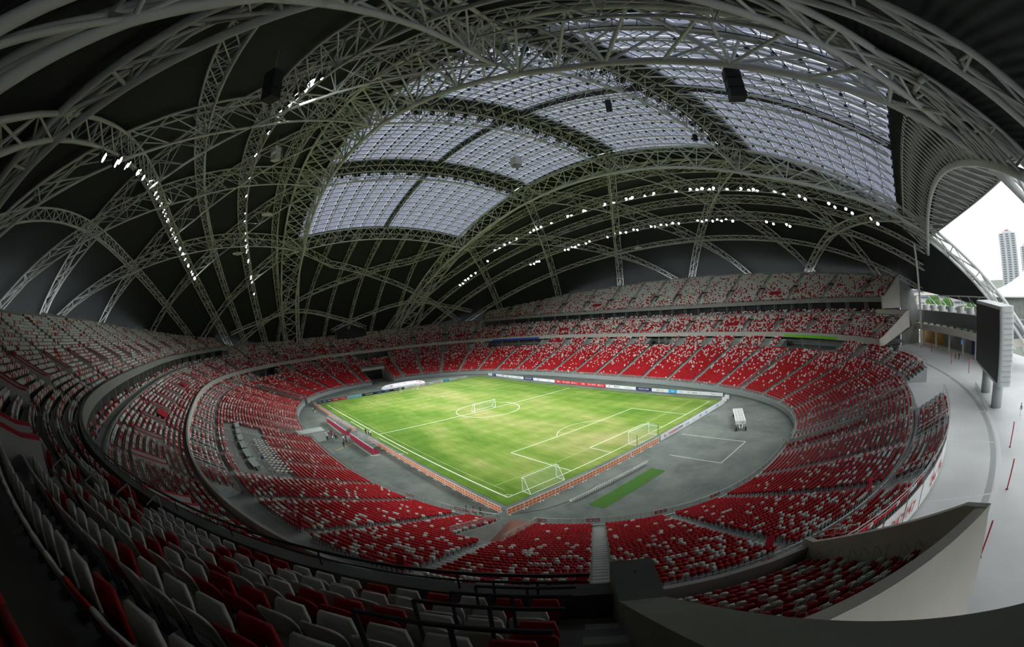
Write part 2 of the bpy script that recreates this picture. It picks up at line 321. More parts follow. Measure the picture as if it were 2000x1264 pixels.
ln('goal_line', (52.5, -34), (52.5, 34)); ln('goal_line', (-52.5, -34), (-52.5, 34), 0.1, faintp); ln('halfway_line', (0, -34), (0, 34), 0.18)
arc('centre_circle', (0, 0), 9.15, 0, 2*PI, 72)
for sgn, mt_ in ((1, linep), (-1, faintp)):
    ln('penalty_area_line', (sgn*36, -20.16), (sgn*36, 20.16), 0.13, mt_)
    for q in (-20.16, 20.16): ln('penalty_area_line', (sgn*36, q), (sgn*52.5, q), 0.13, mt_)
    ln('goal_area_line', (sgn*47, -9.16), (sgn*47, 9.16), 0.11, mt_)
    for q in (-9.16, 9.16): ln('goal_area_line', (sgn*47, q), (sgn*52.5, q), 0.11, mt_)
    th = math.acos(5.5/9.15); arc('penalty_arc', (sgn*41.5, 0), 9.15, (PI-th) if sgn > 0 else -th, (PI+th) if sgn > 0 else th, 20, mt_, 0.11)
    for q in (-34, 34): arc('corner_arc', (sgn*52.5, q), 1.0, PI/2 if q < 0 else PI, PI if q < 0 else 1.5*PI, 6, mt_, 0.1) if sgn > 0 else None
ln('rugby_line', (-50, -32.6), (50, -32.6), 0.09, faintp); ln('rugby_line', (47.2, -32.6), (47.2, 33), 0.09, faintp);
ln('technical_area_line', (-20, -35.2), (-3.5, -35.2), 0.12); ln('technical_area_line', (3.5, -35.2), (20, -35.2), 0.12)
# painted lines on the arena floor
fm = thing('floor_marking', 'thin white rectangle painted on the grey floor behind the near goal', 'floor marking', (66, 0.6, 0.0))
for p, q in [((59.1, 6.4), (73.7, 6.4)), ((73.7, 6.4), (73.7, -5.3)), ((73.7, -5.3), (63.2, -5.3))]:
    M_ = MB(); d = Vector((q[0]-p[0], q[1]-p[1])); M_.box(((p[0]+q[0])/2, (p[1]+q[1])/2, 0.008), (d.length+0.1, 0.11, 0.012), math.atan2(d.y, d.x)); M_.build('painted_line', linep, fm)
fm = thing('floor_marking', 'white lines and yellow tape on the floor beside the team benches', 'floor marking', (5, -42, 0.0))
for p, q, mt_ in [((3, -41.9), (15.6, -41.9), linep), ((15.6, -41.9), (16.3, -40.2), linep), ((-24, -41.5), (-8, -41.9), linep), ((2.6, -41.8), (6.5, -47.5), mat('yellow_tape', (0.62, 0.45, 0.05), 0.7)), ((17, -38.8), (20, -35.2), linep)]:
    M_ = MB(); d = Vector((q[0]-p[0], q[1]-p[1])); M_.box(((p[0]+q[0])/2, (p[1]+q[1])/2, 0.008), (d.length, 0.16, 0.012), math.atan2(d.y, d.x)); M_.build('painted_line', mt_, fm)
cab = MB(); cab.path([(57.5, -37.5, 0.02), (60, -33, 0.02), (61, -28, 0.02), (60, -22, 0.02)], 0.04, 5); tag(cab.build('floor_cable', darkm), 'thin dark cable lying on the floor by the corner barriers', 'cable')

# lower tier terrace
low = thing('lower_stand', 'grey concrete terrace of the lower tier ringing the whole pitch', 'stand', (0, 0, 0))
def terrace(rows, w0, w1, step, closed, front_z, back_s, back_z=None):
    mb = MB(); pr = [(rows[0][0]-0.35, front_z)]
    for k, (s, z) in enumerate(rows):
        pr.append((s-0.35 if k == 0 else s, z)); pr.append((rows[k+1][0] if k+1 < len(rows) else back_s, z))
    if back_z is not None: pr.append((back_s, back_z))
    ws_ = wrange(w0, w1, step); ws_ = ws_[:-1] if closed else ws_
    return sweep(mb, pr, ws_, closed)
gsort = sorted([(a, b_, d) for (a, b_), d in GAPS], key=lambda g_: g_[0])
for i, (a, b_, d) in enumerate(gsort):      # full-depth stretches between the gaps
    a2 = gsort[(i+1) % len(gsort)][0]
    terrace(LOW, b_, a2, 2.2, False, 0.0, 25.2).build('terrace', concrete, low)
    rows2 = [r for r in LOW if r[0] >= d]; terrace(rows2, a, b_, 1.0, False, 1.2+0.285*(d/0.8)-2.2, 25.2).build('terrace', concrete, low)
    for w_ in (a, b_):
        M_ = MB(); radial_wall(M_, w_, [(0.6, 0, 1.25), (d+0.8, 0, 1.25+0.285*(d/0.8))], 0.22); M_.build('side_wall', concrete_d, low)
M_ = MB(); a, b_, d = gsort[[i for i, q in enumerate(gsort) if q[2] == 11.0][0]]; sweep(M_, [(-2.0, 0.02), (11, 0.02)], wrange(a, b_, 1.0)); M_.build('ramp_floor', brickf, low)
# concourse behind the lower tier and the open-end deck at the same level
cc = MB(); sweep(cc, [(24.2, 9.17), (48, 9.17)], wrange(W_UF0-6, W_UPN+6, 2.5)); tag(cc.build('floor', concrete), 'concrete concourse floor behind the lower tier', None, kind='structure')
# rear bank
bank = thing('terrace_bank', 'raised rows of concrete terrace behind the lower tier walkway', 'stand', (0, 0, 9.2))
cuts = sorted([(a, b_) for a, b_ in RECESS], key=lambda q: q[0]); OPEN_END = (W_M1, W_M0)
BANKSEG = []
for i, (a, b_) in enumerate(cuts):
    a2 = cuts[(i+1) % len(cuts)][0]; BANKSEG.append((b_, a2))
END_GAPS = [w_near(108, 9.0, 27)]
segs = []
for a, b_ in BANKSEG:
    pts_ = [a]
    for g_ in sorted(END_GAPS, key=lambda q: (q-a) % LW):
        if inr(g_, a, b_): pts_ += [g_-8.0, g_+8.5]
    pts_.append(b_); segs += [(pts_[i], pts_[i+1]) for i in range(0, len(pts_), 2)]
BANKSEG = [((a) % LW, (b_) % LW) for a, b_ in segs]
def in_bank(w): return any(inr(w, a+0.4, b_-0.4) for a, b_ in BANKSEG)
for a, b_ in BANKSEG:
    terrace(BANK, a, b_, 2.2, False, 9.2, 29.7, 9.2).build('terrace', concrete, bank)
    for w_ in (a, b_):
        M_ = MB(); pr = []
        for k, (s, z) in enumerate(BANK): pr += [(s-0.02, 9.2, z+0.03), (s+0.79, 9.2, z+0.03)]
        radial_wall(M_, w_, pr, 0.16); M_.build('stepped_side_wall', galv, bank)
# mid tier
mid = thing('middle_stand', 'middle tier of concrete terrace with pale fascia above the red lower seats', 'stand', (0, 0, 12.9))
terrace(MID, W_M0, W_M1, 2.2, False, 12.9, 40.2, 19.2).build('terrace', concrete, mid)
M_ = MB(); sweep(M_, [(29.6, 12.4), (29.6, 14.0), (29.9, 14.0), (29.9, 13.0)], wrange(W_M0, W_M1, 2.2)); M_.build('front_parapet', mat('fascia_concrete', (0.44, 0.43, 0.40), 0.8, var=0.05, scale=0.3), mid)
M_ = MB(); sweep(M_, [(29.6, 12.4), (41, 12.6)], wrange(W_M0, W_M1, 2.2)); M_.build('soffit', concrete_d, mid)
M_ = MB(); sweep(M_, [(36.5, 9.2), (36.5, 12.6)], wrange(W_M0, W_M1, 2.2)); M_.build('concourse_back_wall', concrete_d, mid)
terrace(MIDX, W_UF1, W_UPF, 2.2, False, 17.8, 47.2, 23.4).build('terrace', concrete, mid)
M_ = MB(); sweep(M_, [(46.9, 21), (46.9, 23.6), (47.6, 23.6), (47.6, 9)], wrange(W_UF1, W_UPF, 2.2)); M_.build('back_wall', concrete, mid)
for a, b_ in ((W_M0, W_UF1), (W_UPF, W_M1)):
    M_ = MB(); sweep(M_, [(40.0, 18.0), (40.0, 19.3), (40.4, 19.3), (40.4, 18.2)], wrange(a, b_, 2.2)); M_.build('suite_parapet', concrete, mid)
# mid tier end walls (cream outside), both ends
for w_, sg, lab in ((W_M0, 1, 0), (W_M1, -1, 1)):
    M_ = MB(); radial_wall(M_, w_, [(29.3, 12.2, 14.3), (30.2, 12.2, 14.5), (39.4, 16.0, 20.3), (40.6, 16.3, 20.6)], 0.4); M_.build('end_wall', cream, mid)
    M_ = MB(); ww_ = wrange(w_, W_UF0+1.0, 1.0) if sg > 0 else wrange(W_UPN-1.0, w_, 1.0); sweep(M_, [(40.0, 18.2), (40.0, 20.4), (40.6, 20.6), (41.6, 16.2), (40.0, 16.0)], ww_); M_.build('back_wall', cream, mid)
    M_ = MB(); ww_ = wrange(w_, W_UF0+4.0, 1.5) if sg > 0 else wrange(W_UPN-4.0, w_, 1.5); sweep(M_, [(29.6, 12.3), (41.4, 16.0)], ww_); M_.build('sloping_soffit', cream, mid)
# glazed suites between middle and upper tiers
for nm, a, b_, lab in (('suite_level', W_UF0, W_UF1, 'dark glazed hospitality boxes under the upper tier across the pitch'), ('suite_level', W_UPF, W_UPN, 'dark glazed hospitality boxes under the upper tier on the camera side')):
    t_ = thing(nm, lab, 'suite', (*[float(q) for q in P((a+((b_-a) % LW)/2), 42)], 19.2))
    M_ = MB(); sweep(M_, [(40.4, 19.2), (42.0, 19.2), (42.0, 19.6), (44.5, 19.6)], wrange(a, b_, 2.2)); M_.build('balcony_floor', concrete, t_)
    M_ = MB(); sweep(M_, [(44.5, 19.6), (44.5, 22.9)], wrange(a, b_, 2.2)); M_.build('window_band', glassp, t_)
    M_ = MB(); wl = wrange(a, b_, 6.0)
    for w_ in wl[1:-1]: radial_wall(MB(), w_, [(42.2, 19.6, 22.9), (44.4, 19.6, 22.9)], 0.2).build('partition_wall', concrete_d, t_)
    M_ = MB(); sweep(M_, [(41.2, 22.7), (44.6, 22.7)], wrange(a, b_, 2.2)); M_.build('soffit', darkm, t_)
# upper tiers
UP = {}
for a, b_, lab, key in ((W_UF0, W_UF1, 'upper tier concrete terrace across the pitch beneath the floodlights', 'far'), (W_UPF, W_UPN, 'upper tier concrete terrace on the camera side, rows curving away left', 'near')):
    t_ = thing('upper_stand', lab, 'stand', (*[float(q) for q in P((a+((b_-a) % LW)/2), 45)], 22.6)); UP[key] = t_
    wl = wrange(a, b_, 2.0); mb = MB()
    for i in range(len(wl)-1):
        n = up_rows((wl[i]+wl[i+1])/2); rows = UPR[:n]; pr = [(41.4, 22.9)]
        for k, (s, z) in enumerate(rows): pr += [(s, z), (rows[k+1][0] if k+1 < n else s+1.0, z)]
        sb, zb = rows[-1][0]+1.0, rows[-1][1]; pr += [(sb, zb+1.3), (sb+0.3, zb+1.3), (sb+0.3, 9.2)]  # back face carried down to the concourse to block stray daylight
        sweep(mb, pr, wl[i:i+2])
    mb.build('terrace', concrete_d if key == 'near' else concrete, t_)
    M_ = MB(); sweep(M_, [(41.2, 22.5), (41.2, 23.9), (41.5, 23.9), (41.5, 23.3)], wl); M_.build('front_parapet', concrete_d, t_)
    for w_, nm in ((a, 0), (b_, 1)):
        n = up_rows(w_); s1 = UPR[n-1][0]+1.2; z1 = UPR[n-1][1]
        open_end = float(P(w_, 42)[0]) > 0
        if open_end:
            if key == 'near':
                M_ = MB(); pf = [(41.0, 22.4, 24.2), (42.05, 22.4, 24.2), (s1, z1-8.0, 24.2+0.73*(s1-42.05))]; lin = lambda q: -0.38+(q-41.0)*0.088
                inn = [rad(w_, q, za, lin(q)) for q, za, zb_ in pf]+[rad(w_, q, zb_, lin(q)) for q, za, zb_ in pf][::-1]; oute = [rad(w_, q, za, lin(q)+0.68) for q, za, zb_ in pf]+[rad(w_, q, zb_, lin(q)+0.68) for q, za, zb_ in pf][::-1]
                M_.add(inn+oute, [tuple(range(6)), tuple(range(11, 5, -1))]+[(i_, (i_+1) % 6, (i_+1) % 6+6, i_+6) for i_ in range(6)]); M_.build('end_wall', concrete_d, t_); continue
            M_ = MB(); radial_wall(M_, w_, [(41.0, 20.6 if key == 'far' else 22.4, 24.2), (42.05, 20.6 if key == 'far' else 22.4, 24.2), (s1, z1-8.0, 24.2+0.73*(s1-42.05))], 0.68, 0.47 if key == 'near' else -0.47); M_.build('end_wall', concrete_d if key == 'near' else cream, t_)
        else:
            M_ = MB(); radial_wall(M_, w_, [(41.2, 22.7, 24.2), (s1, z1-6.0, z1+1.3)], 0.3); M_.build('end_wall', concrete, t_)
    for w_ in (a, b_):
        n = up_rows(w_); s0 = UPR[n-1][0]+1.0; M_ = MB(); oe = float(P(w_, 42)[0]) > 0
        if key == 'far' and oe: pr = [(s0, 9.2, 29.0), (s0+0.6, 9.2, 26.6), (s0+6.5, 9.2, 25.9), (s0+9.5, 9.2, 18.0)]
        else:  # added closers up to the dome, blocking daylight behind the tiers
            pr = []
            for q in np.linspace(41.5, s0+24, 14):
                x_, y_, _ = rad(w_, q, 0); zt = float(sph(x_, y_, 0.3)[2]) if math.hypot(x_-DX, y_) < 150 else 9.3
                pr.append((q, 9.2, max(9.3, zt if q > s0+0.2 else 22.0)))
        radial_wall(M_, w_+(-0.5 if (key == 'far') == oe else 0.5), pr, 0.25); M_.build('gable_light_block', concrete, t_)
    # rail on the parapet
    wq_ = wrange(a+0.35, b_-0.45, 2.0); r_ = MB(); xy = [P(wq_, 41.35)]; pts_ = np.stack([xy[0][0], xy[0][1], np.full(len(wq_), 24.22)], 1); r_.path(pts_, 0.035, 5); pts2 = pts_.copy(); pts2[:, 2] = 24.06; r_.path(pts2, 0.02, 4); r_.build('handrail', darkm, t_)
    for w_ in wrange(a, b_, 1.8): p = rad(w_, 41.35, 23.9); MB().tube(p, (p[0], p[1], 24.22), 0.02, 4).build('handrail_post', darkm, t_)
# open-end building beside the far middle tier end wall
deck = MB(); ww_ = wrange(w_near(96, -70, 36)+0.0, w_near(96, 70, 36), 2.0)
deck_poly = [(float(a), float(b_)) for a, b_ in zip(*P(wrange(W_UPN-12, W_UF0+12, 2.0), 25.0))]
ang = np.linspace(0.62, -0.62, 24); deck_poly2 = [(152*math.cos(a), 152*math.sin(a)) for a in ang]
pl = deck_poly+deck_poly2; k = len(pl); deck.add([(a, b_, 9.2) for a, b_ in pl], [tuple(range(k))])
tag(deck.build('floor', pave), 'pale paved deck of the open end beside the big screen', None, kind='structure')

# ------------------------------------------------------------------ ROOF: spherical dome
def dome_piece(cuts, z0=None):
    bm = bmesh.new(); nr, ns = 40, 120; grid = []
    rmax = 152.0
    for i in range(nr+1):
        r = rmax*i/nr; ring = []
        for j in range(ns):
            a = 2*PI*j/ns; ring.append(bm.verts.new((DX+r*math.cos(a), r*math.sin(a), DZ+math.sqrt(DR*DR-r*r))))
            if i == 0: break
        grid.append(ring)
    for j in range(ns): bm.faces.new((grid[0][0], grid[1][j], grid[1][(j+1) % ns]))
    for i in range(1, nr):
        for j in range(ns): bm.faces.new((grid[i][j], grid[i+1][j], grid[i+1][(j+1) % ns], grid[i][(j+1) % ns]))
    for co, no in cuts:   # keep the side the normal points to
        bmesh.ops.bisect_plane(bm, geom=bm.verts[:]+bm.edges[:]+bm.faces[:], plane_co=co, plane_no=no, clear_inner=True)
    me = bpy.data.meshes.new('roof_cladding'); bm.to_mesh(me); bm.free(); me.materials.append(clad); me.polygons.foreach_set('use_smooth', [True]*len(me.polygons)); return me
YW = 38.0
ceiling = tag(link('ceiling', None), 'dark corrugated dome roof over the stands', None, kind='structure')
for sg in (1, -1):
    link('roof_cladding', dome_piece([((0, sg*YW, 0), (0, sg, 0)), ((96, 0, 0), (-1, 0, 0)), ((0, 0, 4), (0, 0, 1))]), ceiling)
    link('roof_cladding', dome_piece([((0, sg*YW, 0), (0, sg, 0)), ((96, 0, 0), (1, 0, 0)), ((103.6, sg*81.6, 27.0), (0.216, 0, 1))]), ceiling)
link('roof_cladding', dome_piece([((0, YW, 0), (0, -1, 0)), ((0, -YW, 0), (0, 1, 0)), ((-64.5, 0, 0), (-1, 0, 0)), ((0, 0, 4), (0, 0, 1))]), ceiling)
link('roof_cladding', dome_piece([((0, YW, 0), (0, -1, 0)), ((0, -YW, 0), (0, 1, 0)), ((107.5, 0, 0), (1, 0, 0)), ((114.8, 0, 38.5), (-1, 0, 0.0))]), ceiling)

def resample(pts, step):
    Q = np.array(pts, float); d = np.r_[0, np.cumsum(np.linalg.norm(np.diff(Q, axis=0), axis=1))]; n = max(2, int(round(d[-1]/step))+1); t = np.linspace(0, d[-1], n)
    return np.stack([np.interp(t, d, Q[:, 0]), np.interp(t, d, Q[:, 1])], 1)
def unit(v): return v/(np.linalg.norm(v)+1e-12)
unit_brace = MB().tube((0, 0, 0), (0, 0, 1), 1.0, 6).mesh('brace', steel, True)
def brace_obj(p, q, r, parent):
    d = Vector(q-p); l = d.length; o = link('brace', unit_brace, parent)
    mt_ = Matrix.Translation(Vector(p)-wloc(parent)) @ d.to_track_quat('Z', 'Y').to_matrix().to_4x4() @ Matrix.Diagonal((r, r, l, 1)); o.matrix_local = mt_
    return o
def truss(plan, label, hw=1.6, dep=4.6, step=5.0, rc=0.26, rb=0.13, single=False, bot_shift=0.0, top=0.9, group=None):
    pl_ = resample(plan, step); n = len(pl_)
    U = np.array([sph(a, b_, top) for a, b_ in pl_]); T = np.gradient(U, axis=0); T = T/np.linalg.norm(T, axis=1)[:, None]
    Rn = U-np.array([DX, 0, DZ]); Rn /= np.linalg.norm(Rn, axis=1)[:, None]; S = np.cross(T, Rn)
    dd = np.array([dep*min(1.0, max(0.22, 0.22+0.78*(u[2]-41)/20.0)) for u in U])
    A_, B_ = U+S*hw, U-S*hw; D_ = U-Rn*dd[:, None]+S*bot_shift
    t_ = thing('roof_truss', label, 'roof truss', tuple(D_[0]), group=group)
    nm = ('top_chord', 'top_chord', 'bottom_chord')
    for nme, ch in zip(nm, (A_, B_, D_)): MB().path(ch, rc, 8 if single else 6).build(nme, steel, t_, smooth=True)
    pairs = []
    for i in range(n-1):
        m1 = D_[i]
        pairs += [(D_[i], A_[i+1]), (D_[i], B_[i+1]), (D_[i+1], A_[i]) if i % 2 else (A_[i], D_[i]), (D_[i+1], B_[i]) if i % 2 else (B_[i], D_[i]), (A_[i], B_[i+1])]
        pairs.append((A_[i], B_[i]))
    if single:
        for p, q in pairs: brace_obj(p, q, rb, t_)
    else:
        M_ = MB()
        for p, q in pairs: M_.tube(p, q, rb, 4)
        tag(M_.build('bracing', steel, t_), kind='stuff')
    return t_
def yarc(y0, rho, x0, x1, rn=None): return [(x, math.copysign(abs(y0)-(x-5)**2/(2*((rn or rho) if x > 5 else rho)), y0)) for x in np.linspace(x0, x1, 60)]
def clip_x(pts, sg): return [q for q in pts if sg < 0 or q[0] < 116]
def clip_r(pts, r=146): return [(a, b_) for a, b_ in pts if math.hypot(a-DX, b_) < r]
side = {1: 'far right', -1: 'left'}
for sg in (-1, 1):
    sd = 'right-hand' if sg > 0 else 'left-hand'
    truss(clip_r([(x, sg*(42.5-0.0006*(x-5)**2)) for x in np.linspace(-150, 155, 70)], 148.5), f'deep main arch truss along the {sd} edge of the translucent roof', hw=4.3, dep=5.8, step=6.5, rc=0.42, rb=0.19, single=(sg < 0), bot_shift=(-2.4 if sg < 0 else 2.4)*1.0)
    for y0, rho, nm in (((63, 240, 'inner floodlight'), (83, 230, 'outer floodlight')) if sg > 0 else ((64, 480, 'inner floodlight'), (85.3, 360, 'outer floodlight'))):
        truss(clip_x(clip_r(yarc(sg*y0, rho, -145, 155, 1500 if (sg < 0 and y0 > 80) else None), 148.5), sg), f'lattice truss carrying the {nm} row over the {sd} stand', hw=1.5, dep=3.6, step=4.6, rc=0.2, rb=0.1)
    for y0, rho, nm in ((52, 300 if sg > 0 else 520, 'between main arch and inner floodlights'), (73 if sg > 0 else 75.5, 235 if sg > 0 else 420, 'between the two floodlight rows'), (97 if sg > 0 else 98.5, 220 if sg > 0 else 330, 'low above the upper seats')):
        truss(clip_x(clip_r(yarc(sg*y0, rho, -145, 155, 570 if (sg < 0 and y0 > 70) else None), 148.5), sg), f'slim lattice truss {nm} on the {sd} side', hw=1.2, dep=2.6, step=4.6, rc=0.15, rb=0.08)
    # diagonals from the main arch nodes down to the rim
    for i, xn in enumerate((-64, -21, 22, 66)):
        for dx, nm in ((-1, 'leaning away'), (1, 'leaning nearer')):
            p0 = np.array([xn, sg*40.0]); d = np.array([dx*0.61, sg*0.79]); pts_ = [p0+d*t for t in np.linspace(0, 120, 40)]; pts_ = clip_r([tuple(p) for p in pts_], 148.5)
            nearcam = sg < 0 and xn == 66 and dx == 1
            truss(pts_, f'diagonal roof truss {nm} from the {ORD[i]} {sd} arch node counted from the far end', hw=1.5, dep=4.4, step=5.5, rc=0.26 if nearcam else 0.2, rb=0.13 if nearcam else 0.1, single=nearcam)
    truss([(114.5, sg*29), (106, sg*41), (100, sg*49), (84, sg*73), (78, sg*84), (64, sg*110), (54, sg*130)], f'diagonal dome truss from the open-end arch corner, {sd} side', hw=1.4, dep=4.2, step=5.0, rc=0.3, rb=0.14, single=(sg < 0))
    # far-end fans
    truss(clip_r([(-66, -sg*40), (-84, -sg*20), (-96, sg*8), (-104, sg*33), (-112, sg*62)], 141), f'long diagonal truss crossing the far end towards the {sd} stand', hw=1.3, dep=3.4, step=4.6, rc=0.2, rb=0.1)
    truss([(-104, sg*66), (-107, sg*50), (-108, sg*35), (-113, sg*22), (-118, sg*11), (-126, -sg*10)], f'low arched lattice truss above the far-end seats, {sd} side', hw=1.2, dep=3.0, step=4.2, rc=0.18, rb=0.09)
for i, yv in enumerate((-33, -22, -11, 0, 11, 22, 33)):
    truss([(x, yv*(1+0.004*(-64-x))) for x in np.linspace(-66, -132, 20)], f'vertical lattice rib down the far-end roof, {ORD[i]} from the left', hw=0.8, dep=2.2, step=3.8, rc=0.12, rb=0.07)
# transverse runway trusses
RUN = [(-65.5, 'far edge of the translucent roof'), (-21, 'between the two farthest translucent bays'), (22, 'across the middle of the translucent roof'), (66, 'nearest across the translucent roof')]
for xn, nm in RUN:
    t_ = truss([(xn, y) for y in np.linspace(-44, 44, 40)], f'dark-railed runway truss {nm}', hw=2.2, dep=4.2, step=4.0, rc=0.24, rb=0.11)
    if xn > -60:
        M_ = MB(); o = wloc(t_); ysx = np.linspace(-37.6, 37.6, 26); 
        for a in (-3.4, 3.4):
            for k in range(25): M_.add([sph(xn+a*0.78, ysx[k], 0.5), sph(xn+a*1.15, ysx[k], 0.5), sph(xn+a*1.15, ysx[k+1], 0.5), sph(xn+a*0.78, ysx[k+1], 0.5)], [(0, 1, 2, 3)])
        for k in range(25): M_.add([sph(xn-4.8, ysx[k], -0.25), sph(xn+4.8, ysx[k], -0.25), sph(xn+4.8, ysx[k+1], -0.25), sph(xn-4.8, ysx[k+1], -0.25)], [(0, 1, 2, 3)])
        M_.build('runway_gutter', etfe_dark, t_)
        M_ = MB()
        for k in range(64):
            yk = -37+74*k/63
            for a in (-3.6, 3.6):
                p, q = sph(xn+a, yk, 0.6), sph(xn+a*0.85, yk, 1.9); M_.tube(p, q, 0.05, 4)
                if k % 8 in (1, 2, 5): M_.box(tuple(sph(xn+a*1.05, yk, 1.2)), (1.1, 0.8, 0.7))
                if k % 8 in (1, 3, 5, 6): M_.tube(sph(xn+a*0.8, yk-0.6, 0.7), sph(xn+a*1.25, yk+0.7, 2.1), 0.06, 4)
        for a in (-3.2, 3.2): M_.path([sph(xn+a, y_, 1.9) for y_ in np.linspace(-37, 37, 30)], 0.07, 4)
        tag(M_.build('runway_bogies', darkm, t_), kind='stuff')
# translucent roof bays: two leaves per bay, cushions one by one
BAYS = [(-63.5, -25.2), (-17.0, 18.0), (26.0, 61.5), (70.0, 107.0)]
cm = MB(); NXc, NYc = 4, 2
cu_v = []; 
for i in range(NXc+1):
    for j in range(NYc+1):
        a, b_ = -0.5+i/NXc, -0.5+j/NYc; h = 0.32*max(0.0, (1-(2*a)**2))*max(0.0, (1-(2*b_)**2))**0.5; cu_v.append((a, b_, h))
cm.add(cu_v, [(i*(NYc+1)+j, (i+1)*(NYc+1)+j, (i+1)*(NYc+1)+j+1, i*(NYc+1)+j+1) for i in range(NXc) for j in range(NYc)])
cush = cm.mesh('cushion', etfe, True)
NY = 7; baynm = ['farthest', 'second farthest', 'second nearest', 'nearest']
for bi, (x0, x1) in enumerate(BAYS):
    nxx = 13
    for sg in (-1, 1):
        t_ = thing('roof_leaf', f'translucent cushion roof leaf in the {baynm[bi]} bay, {"left" if sg < 0 else "right"} of the dark seam', 'roof panel', tuple(sph((x0+x1)/2, sg*19, 0.3))); o = np.array(wloc(t_))
        ye = np.linspace(0.8, 37.6, NY+1)*sg; xe = np.linspace(x0, x1, nxx+1)
        for i in range(nxx):
            for j in range(NY):
                c = sph((xe[i]+xe[i+1])/2, (ye[j]+ye[j+1])/2, 0.2); a = sph(xe[i+1], (ye[j]+ye[j+1])/2, 0.2)-sph(xe[i], (ye[j]+ye[j+1])/2, 0.2); b_ = sph((xe[i]+xe[i+1])/2, max(ye[j], ye[j+1]), 0.2)-sph((xe[i]+xe[i+1])/2, min(ye[j], ye[j+1]), 0.2)
                la, lb = np.linalg.norm(a), np.linalg.norm(b_); a, b_ = a/la, b_/lb; nn = np.cross(a, b_)
                ob = link('cushion', cush, t_)
                ob.matrix_local = Matrix(((a[0]*la*0.985, b_[0]*lb*0.985, nn[0], c[0]-o[0]), (a[1]*la*0.985, b_[1]*lb*0.985, nn[1], c[1]-o[1]), (a[2]*la*0.985, b_[2]*lb*0.985, nn[2], c[2]-o[2]), (0, 0, 0, 1)))
        for j in range(NY+1):      # small lattice beams along the bay
            if sg > 0 and j == 0: pass
            M_ = MB(); tp_ = [sph(x, ye[j], 0.5) for x in np.linspace(x0, x1, 9)]; bt_ = [sph(x, ye[j], 2.2) for x in np.linspace(x0, x1, 9)]
            M_.path(tp_, 0.12, 4); M_.path(bt_, 0.15, 4)
            for k in range(8): M_.tube(tp_[k], bt_[k+1], 0.06, 4) if k % 2 else M_.tube(bt_[k], tp_[k+1], 0.06, 4); M_.tube(tp_[k], bt_[k], 0.05, 4)
            M_.build('lattice_beam', steel, t_)
        for i in range(0, nxx+1):  # purlins across
            M_ = MB(); M_.path([sph(xe[i], y_, 0.45) for y_ in np.linspace(ye[0], ye[-1], 6)], 0.09, 4)
            for y_ in ye: M_.box(tuple(sph(xe[i], y_, 0.75)), (0.5, 0.5, 0.35))
            M_.build('purlin', darkm, t_)
        M_ = MB()
        for i in range(0, nxx, 2):
            for j in range(NY): M_.tube(sph(xe[i], ye[j], 2.1), sph(xe[min(i+2, nxx)], ye[j+1], 2.1), 0.075, 4)
        tag(M_.build('lower_bracing', steel, t_), kind='stuff')
    sm = MB()
    for k in range(12):
        xa, xb = x0+(x1-x0)*k/12, x0+(x1-x0)*(k+1)/12; sm.add([sph(xa, -0.8, 0.1), sph(xb, -0.8, 0.1), sph(xb, 0.8, 0.1), sph(xa, 0.8, 0.1), sph(xa, -0.8, 1.0), sph(xb, -0.8, 1.0), sph(xb, 0.8, 1.0), sph(xa, 0.8, 1.0)], [(0, 1, 2, 3), (4, 7, 6, 5), (0, 4, 5, 1), (2, 6, 7, 3)])
    tag(sm.build('roof_seam', etfe_dark), f'dark closing seam between the roof leaves of the {baynm[bi]} bay', 'roof seam')
# dark gutters beside the long edges and at the ends of the opening
for sg in (-1, 1):
    M_ = MB(); xs_ = np.linspace(-66, 109, 60)
    for k in range(59): M_.add([sph(xs_[k], sg*37.5, 0.25), sph(xs_[k+1], sg*37.5, 0.25), sph(xs_[k+1], sg*39.3, 0.9 if sg > 0 and xs_[k] > 74 else 0.02), sph(xs_[k], sg*39.3, 0.9 if sg > 0 and xs_[k] > 74 else 0.02)], [(0, 1, 2, 3)])
    for k in range(0, 59): M_.tube(sph(xs_[k], sg*37.3, 0.4), sph(xs_[k], sg*37.3, 1.7), 0.05, 4)
    M_.path([sph(x_, sg*37.3, 1.7) for x_ in xs_], 0.06, 4)
    tag(M_.build('roof_gutter', etfe_dark), f'dark gutter with railing along the {"right" if sg > 0 else "left"} edge of the translucent roof', 'gutter')
for x_, lab in ((-64.4, 'dark gutter at the far end of the translucent roof'), (108.2, 'dark gutter at the open end of the translucent roof')):
    M_ = MB(); ysx = np.linspace(-38, 38, 30); hwd = 1.0 if x_ < 0 else 1.4
    for k in range(29): M_.add([sph(x_-hwd, ysx[k], 0.2), sph(x_+hwd, ysx[k], 0.2), sph(x_+hwd, ysx[k+1], 0.2), sph(x_-hwd, ysx[k+1], 0.2)], [(0, 1, 2, 3)])
    for k in range(60): y_ = -37+74*k/59; M_.tube(sph(x_-hwd, y_, 0.3), sph(x_+hwd*0.6, y_+0.8*((k % 3)-1), 2.0), 0.06, 4)
    tag(M_.build('roof_gutter', etfe_dark), lab, 'gutter')
